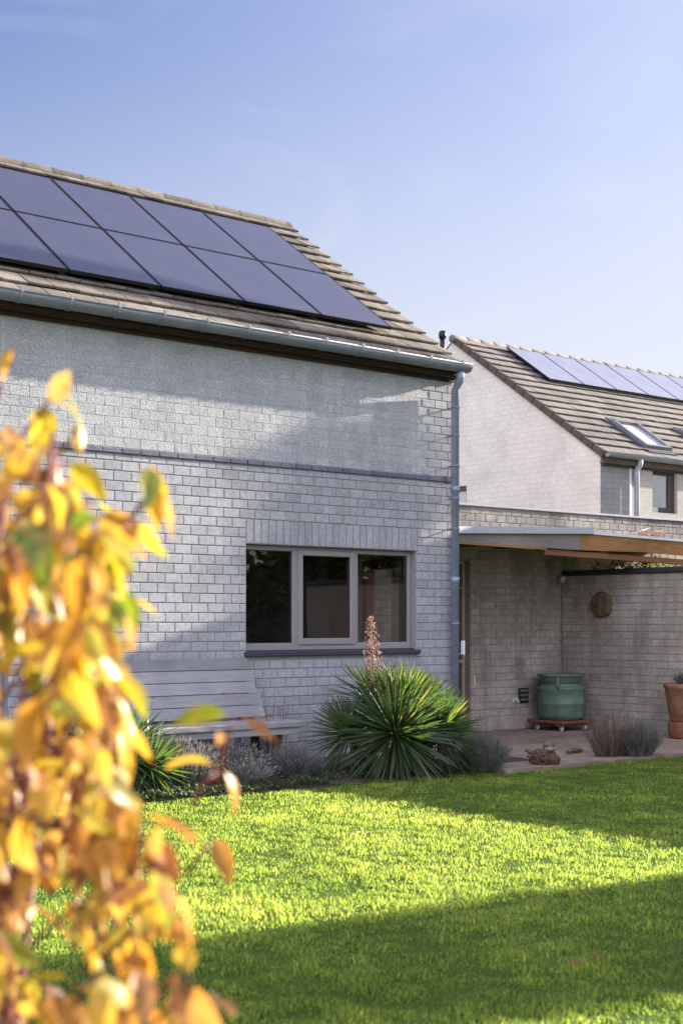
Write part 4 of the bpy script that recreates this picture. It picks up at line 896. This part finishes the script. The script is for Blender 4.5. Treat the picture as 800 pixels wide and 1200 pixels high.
def autumnmat():
    m, nt, b = newmat('autumn_leaf'); g = nt.nodes.new('ShaderNodeNewGeometry')
    r0 = ramp(nt, [(0, (.09,.18,.02)), (.14, (.26,.34,.03)), (.22, (.58,.50,.035)), (.50, (.66,.44,.035)), (.66, (.62,.30,.035)), (.80, (.50,.30,.12)), (.90, (.30,.10,.035)), (1, (.10,.055,.04))])
    rb = ramp(nt, [(0, (.12,.18,.03)), (.08, (.34,.34,.04)), (.16, (.66,.48,.04)), (.44, (.68,.37,.035)), (.66, (.56,.24,.035)), (.80, (.38,.17,.06)), (.90, (.20,.07,.03)), (1, (.05,.03,.035))])
    nt.links.new(g.outputs['Random Per Island'], r0.inputs[0]); nt.links.new(g.outputs['Random Per Island'], rb.inputs[0])
    tc = nt.nodes.new('ShaderNodeTexCoord'); sx = nt.nodes.new('ShaderNodeSeparateXYZ'); nt.links.new(tc.outputs['Object'], sx.inputs[0])
    mr = nt.nodes.new('ShaderNodeMapRange'); mr.inputs[1].default_value = 1.45; mr.inputs[2].default_value = 1.15; nt.links.new(sx.outputs['Z'], mr.inputs[0])
    class _R: pass
    r = _R(); r.outputs = [mix(nt, r0.outputs[0], rb.outputs[0], mr.outputs[0])]
    n = noisef(nt, 13, 5, .65, dist=.6); r1 = ramp(nt, [(.42, (0,0,0)), (.66, (1,1,1))]); nt.links.new(n, r1.inputs[0])
    c = mix(nt, r.outputs[0], mix(nt, r.outputs[0], (.75,.42,.16), .5), r1.outputs[0])
    n2 = noisef(nt, 30, 4, .7); r2 = ramp(nt, [(.62, (0,0,0)), (.70, (1,1,1))]); nt.links.new(n2, r2.inputs[0]); c = mix(nt, c, (.10,.045,.02), r2.outputs[0])
    nt.links.new(c, b.inputs['Base Color']); b.inputs['Roughness'].default_value = .36; b.inputs['Specular IOR Level'].default_value = .6
    t = nt.nodes.new('ShaderNodeBsdfTranslucent'); c2 = mix(nt, c, (1.15, 1.15, .9), 1.0, 'MULTIPLY'); nt.links.new(c2, t.inputs[0])
    ms = nt.nodes.new('ShaderNodeMixShader'); ms.inputs[0].default_value = .45
    nt.links.new(b.outputs[0], ms.inputs[1]); nt.links.new(t.outputs[0], ms.inputs[2]); nt.links.new(ms.outputs[0], nt.nodes['Material Output'].inputs[0]); return m
M['autumn'] = autumnmat(); M['redstem'] = simple('red_stem', (.16,.03,.03), .5, var=.3)
def shrub():
    rnd = random.Random(21); e = empty('autumn_shrub', (1.0, 1.85, 0), -R(39.2))
    # local axes: x to the right of the view, y away from it
    tag(e, 'tall shrub with drooping yellow and orange autumn leaves in the left foreground', 'shrub')
    base = Vector((0, 0, 0)); ox = .394; oy = 2.066; ox = C39*1.0-S39*1.85; oy = S39*1.0+C39*1.85
    def loc(X, Z, h): return Vector((X-ox, Z-oy, h))
    wd = MB(); lf = MB()
    def pt(px, py, Z): return loc((px-400)/1631*Z, Z, 1.5+(731-py)/1631*Z)
    def twig(p0, p1, r0, n, last=True, Lf=.088):
        mid = (p0+p1)/2+Vector((rnd.uniform(-.02,.02), rnd.uniform(-.02,.02), .015)); wd.tube([tuple(p0), tuple(mid), tuple(p1)], [r0, r0*.8, r0*.5], 6)
        dr = (p1-p0).normalized(); ph = rnd.uniform(0, PI)
        for i in range(n):
            t = (i+1)/n; c = p0.lerp(mid, t*2) if t < .5 else mid.lerp(p1, t*2-1)
            for sgn in (0, PI):
                if rnd.random() < .12: continue
                a = ph+i*PI/2+sgn; o = dr.orthogonal().normalized(); o2 = dr.cross(o); out = (o*math.cos(a)+o2*math.sin(a))
                pd = (out+dr*.4+Vector((0,0,.1))).normalized(); q = c+pd*.014; wd.tube([tuple(c), tuple(q)], .0012, 4)
                d = (out*rnd.uniform(.2, 1.3)+Vector((0,0,-1))*rnd.uniform(-.05, 1.3)+dr*.15).normalized(); nr = (out+Vector((rnd.uniform(-.5,.5), rnd.uniform(-.5,.5), rnd.uniform(-.1,.8)))).normalized()
                L = Lf*rnd.uniform(.50, 1.12); leaf(lf, q, d, nr, L, L*rnd.uniform(.40, .56), rnd.uniform(0, .35), rnd.uniform(.15, .5), rnd=rnd)
    tips = SHRUB_TIPS
    root = loc(-.62, 2.1, 0)
    canes = []
    for i in range(9):
        Z = rnd.uniform(1.75, 2.35); top = pt(rnd.uniform(-60, 90), rnd.uniform(470, 760), Z); b0 = root+Vector((rnd.uniform(-.12,.12), rnd.uniform(-.1,.1), 0)); m1 = b0.lerp(top, .5)+Vector((rnd.uniform(-.08,.02), rnd.uniform(-.05,.05), 0))
        wd.tube([tuple(b0), tuple(m1), tuple(top)], [.009, .007, .004], 7); canes.append((m1, top))
    for (px, py, Z, n, dx, dy_) in tips:
        px += 16 if 540 < py < 1000 else 6
        p1 = pt(px, py, Z); p0 = pt(px+dx, py+dy_, Z+rnd.uniform(-.05, .05)); twig(p0, p1, .0034, n)
    wd.build('branches', M['redstem'], e); lf.build('foliage', M['autumn'], e)
S39, C39 = math.sin(R(39.2)), math.cos(R(39.2))
_r = random.Random(5); SHRUB_TIPS = []
# twig tips of the crown: right-hand outline first, then the body of the shrub
SHRUB_TIPS += [(12, 418, 2.2, 1, -25, 60), (58, 452, 2.15, 2, -45, 70), (88, 492, 2.2, 2, -40, 60), (160, 552, 2.05, 2, -30, 70), (140, 612, 2.0, 3, -60, 60), (120, 690, 1.95, 3, -70, 60), (126, 700, 2.1, 2, -50, 60),
    (110, 760, 2.0, 3, -70, 50), (105, 800, 2.1, 3, -60, 60), (110, 850, 1.9, 2, -60, 60), (258, 846, 1.9, 2, -20, 75), (238, 905, 2.0, 1, -30, 40), (120, 930, 2.0, 2, -60, 60), (150, 985, 1.85, 3, -80, 60), (190, 1045, 1.75, 3, -80, 60),
    (170, 1090, 1.8, 3, -80, 50), (150, 1130, 1.7, 3, -70, 50), (215, 1150, 1.7, 2, -80, 40), (228, 985, 2.4, 1, -25, 40), (90, 1050, 1.9, 3, -60, 60), (235, 1170, 1.8, 1, -60, 30)]
for i in range(88):
    y = _r.uniform(500, 980); xm = 10+115*min(1, (y-430)/200); SHRUB_TIPS.append((_r.uniform(-70, xm), y, _r.uniform(1.7, 2.5), _r.choice((2, 3, 3)), _r.uniform(-70, -10), _r.uniform(40, 90)))
for i in range(28):
    y = _r.uniform(950, 1220); SHRUB_TIPS.append((_r.uniform(-60, 190), y, _r.uniform(1.6, 2.2), _r.choice((2, 3)), _r.uniform(-80, -10), _r.uniform(30, 80)))
shrub()
# fallen leaves on the lawn
fl_spots = [(7.35, 7.62, 'large curled reddish brown leaf on the sunlit lawn strip, near the shade edge'), (7.20, 7.35, 'pale brown fallen leaf beside the large reddish one'), (7.55, 8.72, 'dark brown fallen leaf standing up in the middle of the sunlit lawn'),
            (4.55, 3.98, 'orange brown fallen leaf in the sun patch at the bottom right of the lawn'), (4.72, 4.02, 'rust coloured leaf lying right of the orange one near the bottom edge'), (5.6, 6.25, 'small tan fallen leaf in the shaded lawn, left half'), (8.2, 6.6, 'small brown fallen leaf in the shaded right lawn'),
            (4.9, 5.15, 'small pale leaf on the dark lawn near the bottom centre'), (6.3, 7.6, 'small yellowish fallen leaf low in the sunlit strip, left')]
M['fallen'] = leafmat('fallen_leaf', [(0, (.12,.055,.012)), (.5, (.21,.12,.025)), (1, (.30,.21,.07))], .35, .6, 1.2)
for i, (x, y, lb) in enumerate(fl_spots):
    b = MB(); rnd = random.Random(60+i); sz = (.10, .07, .085, .10, .09, .05, .05, .05, .05)[i]
    leaf(b, Vector((-sz/2, 0, 0)), Vector((1, rnd.uniform(-.5,.5), rnd.uniform(.1, .45))), Vector((rnd.uniform(-.3,.3), rnd.uniform(-.7,.2), 1)), sz, sz*.6, .3, .5, rnd=rnd)
    o = b.build('fallen_leaf', M['fallen'], None, (x, y, .045)); o.rotation_euler = (0, 0, rnd.uniform(0, 6)); tag(o, lb, 'leaf', 'fallen leaves on the lawn')
# bird far off in the sky
b = MB(); blob(b, (0,0,0), (.16, .06, .05), 1, .1); b.add([(-.05,0,.02), (.06,0,.02), (-.02,.34,.10), (-.08,.30,.09)], [(0,1,2,3)]); b.add([(-.05,0,.02), (.06,0,.02), (-.02,-.34,.10), (-.08,-.30,.09)], [(3,2,1,0)]); b.add([(-.13,.02,0), (-.28,.05,0), (-.28,-.05,0), (-.13,-.02,0)], [(0,1,2,3)])
o = b.build('bird', M['black'], None); o.location = (78.4*1.0, 62.0*.9, 22.2); tag(o, 'tiny dark bird flying in the pale sky above the neighbouring roof', 'bird')
# ------------------------------------------------------------------ light, sky, camera
ELV = R(16.9); AZ = R(98)
Sd = Vector((math.sin(AZ)*math.cos(ELV), math.cos(AZ)*math.cos(ELV), math.sin(ELV)))
sun = bpy.data.lights.new('sun', 'SUN'); sun.energy = 5.0; sun.angle = R(.55); sun.color = (1.0, .90, .76)
so = bpy.data.objects.new('sun', sun); C.objects.link(so); so.rotation_euler = Sd.to_track_quat('Z', 'Y').to_euler(); so.location = (20, 5, 20)
wd_ = bpy.data.worlds.new('World'); SC.world = wd_; wd_.use_nodes = True; nt = wd_.node_tree
HAZE = 4.05; FILL_CLOUD = 8.6
sky = nt.nodes.new('ShaderNodeTexSky'); sky.sky_type = 'NISHITA'; sky.sun_disc = False; sky.sun_elevation = ELV; sky.sun_rotation = AZ; sky.air_density = 1.0; sky.dust_density = 4.5; sky.ozone_density = 5.0
# unseen bright cloud added opposite the sun to brighten the shaded walls; the eastern sky stays clear but for faint wisps
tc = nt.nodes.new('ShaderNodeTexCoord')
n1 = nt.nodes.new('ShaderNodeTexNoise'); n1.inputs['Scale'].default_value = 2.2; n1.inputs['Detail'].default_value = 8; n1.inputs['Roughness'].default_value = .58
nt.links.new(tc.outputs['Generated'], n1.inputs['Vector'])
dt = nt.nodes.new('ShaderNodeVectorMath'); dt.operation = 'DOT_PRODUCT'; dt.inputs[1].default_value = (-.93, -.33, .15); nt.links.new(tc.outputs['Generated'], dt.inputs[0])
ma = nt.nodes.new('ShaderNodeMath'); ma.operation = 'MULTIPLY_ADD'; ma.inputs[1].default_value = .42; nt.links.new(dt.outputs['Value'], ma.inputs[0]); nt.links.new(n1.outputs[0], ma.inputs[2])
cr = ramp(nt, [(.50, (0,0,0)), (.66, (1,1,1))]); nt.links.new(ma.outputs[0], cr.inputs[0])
mp = nt.nodes.new('ShaderNodeMapping'); mp.inputs['Scale'].default_value = (3.2, 3.2, 9); mp.inputs['Rotation'].default_value = (.3, .5, .2); nt.links.new(tc.outputs['Generated'], mp.inputs[0])
n2 = nt.nodes.new('ShaderNodeTexNoise'); n2.inputs['Scale'].default_value = 1.4; n2.inputs['Detail'].default_value = 9; n2.inputs['Roughness'].default_value = .62; n2.inputs['Distortion'].default_value = .7; nt.links.new(mp.outputs[0], n2.inputs['Vector'])
wr = ramp(nt, [(.52, (0,0,0)), (.86, (.22,.22,.22))]); nt.links.new(n2.outputs[0], wr.inputs[0])
# thin haze: thicker towards the horizon and towards the sun
sx = nt.nodes.new('ShaderNodeSeparateXYZ'); nt.links.new(tc.outputs['Generated'], sx.inputs[0])
hz = nt.nodes.new('ShaderNodeMapRange'); hz.interpolation_type = 'SMOOTHSTEP'; hz.inputs[1].default_value = .42; hz.inputs[2].default_value = .10; hz.inputs[3].default_value = 0; hz.inputs[4].default_value = .70; nt.links.new(sx.outputs['Z'], hz.inputs[0])
ds = nt.nodes.new('ShaderNodeVectorMath'); ds.operation = 'DOT_PRODUCT'; ds.inputs[1].default_value = (.947, -.133, .29); nt.links.new(tc.outputs['Generated'], ds.inputs[0])
h2 = nt.nodes.new('ShaderNodeMapRange'); h2.inputs[1].default_value = .1; h2.inputs[2].default_value = .9; h2.inputs[3].default_value = -.08; h2.inputs[4].default_value = .42; nt.links.new(ds.outputs['Value'], h2.inputs[0])
a1 = nt.nodes.new('ShaderNodeMath'); nt.links.new(hz.outputs[0], a1.inputs[0]); nt.links.new(h2.outputs[0], a1.inputs[1])
a2 = nt.nodes.new('ShaderNodeMath'); a2.use_clamp = True; nt.links.new(a1.outputs[0], a2.inputs[0]); nt.links.new(wr.outputs[0], a2.inputs[1])
tint = mix(nt, sky.outputs[0], (.93,.87,1.03), 1.0, 'MULTIPLY')
haze_c = mix(nt, tint, (HAZE*.93, HAZE*.97, HAZE*1.08), a2.outputs[0])
allc = mix(nt, haze_c, (FILL_CLOUD*.93, FILL_CLOUD*.92, FILL_CLOUD*1.13), cr.outputs[0])
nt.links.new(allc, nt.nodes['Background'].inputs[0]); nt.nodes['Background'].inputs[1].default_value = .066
cam = bpy.data.cameras.new('camera'); co = bpy.data.objects.new('camera', cam); C.objects.link(co); SC.camera = co
co.location = (0, 0, 1.5); co.rotation_euler = (R(90), 0, -R(39.2)); cam.sensor_width = 36; cam.lens = 48.93; cam.shift_y = 131/1200
cam.clip_start = .05; cam.clip_end = 2000; cam.dof.use_dof = True; cam.dof.focus_distance = 15.5; cam.dof.aperture_fstop = 3.0; cam.dof.aperture_blades = 9
SC.view_settings.view_transform = 'Standard'; SC.view_settings.look = 'None'; SC.view_settings.gamma = 1; SC.view_settings.exposure = 1.75
SC.render.engine = 'CYCLES'; SC.cycles.max_bounces = 8; SC.cycles.transparent_max_bounces = 12; SC.cycles.use_denoising = True
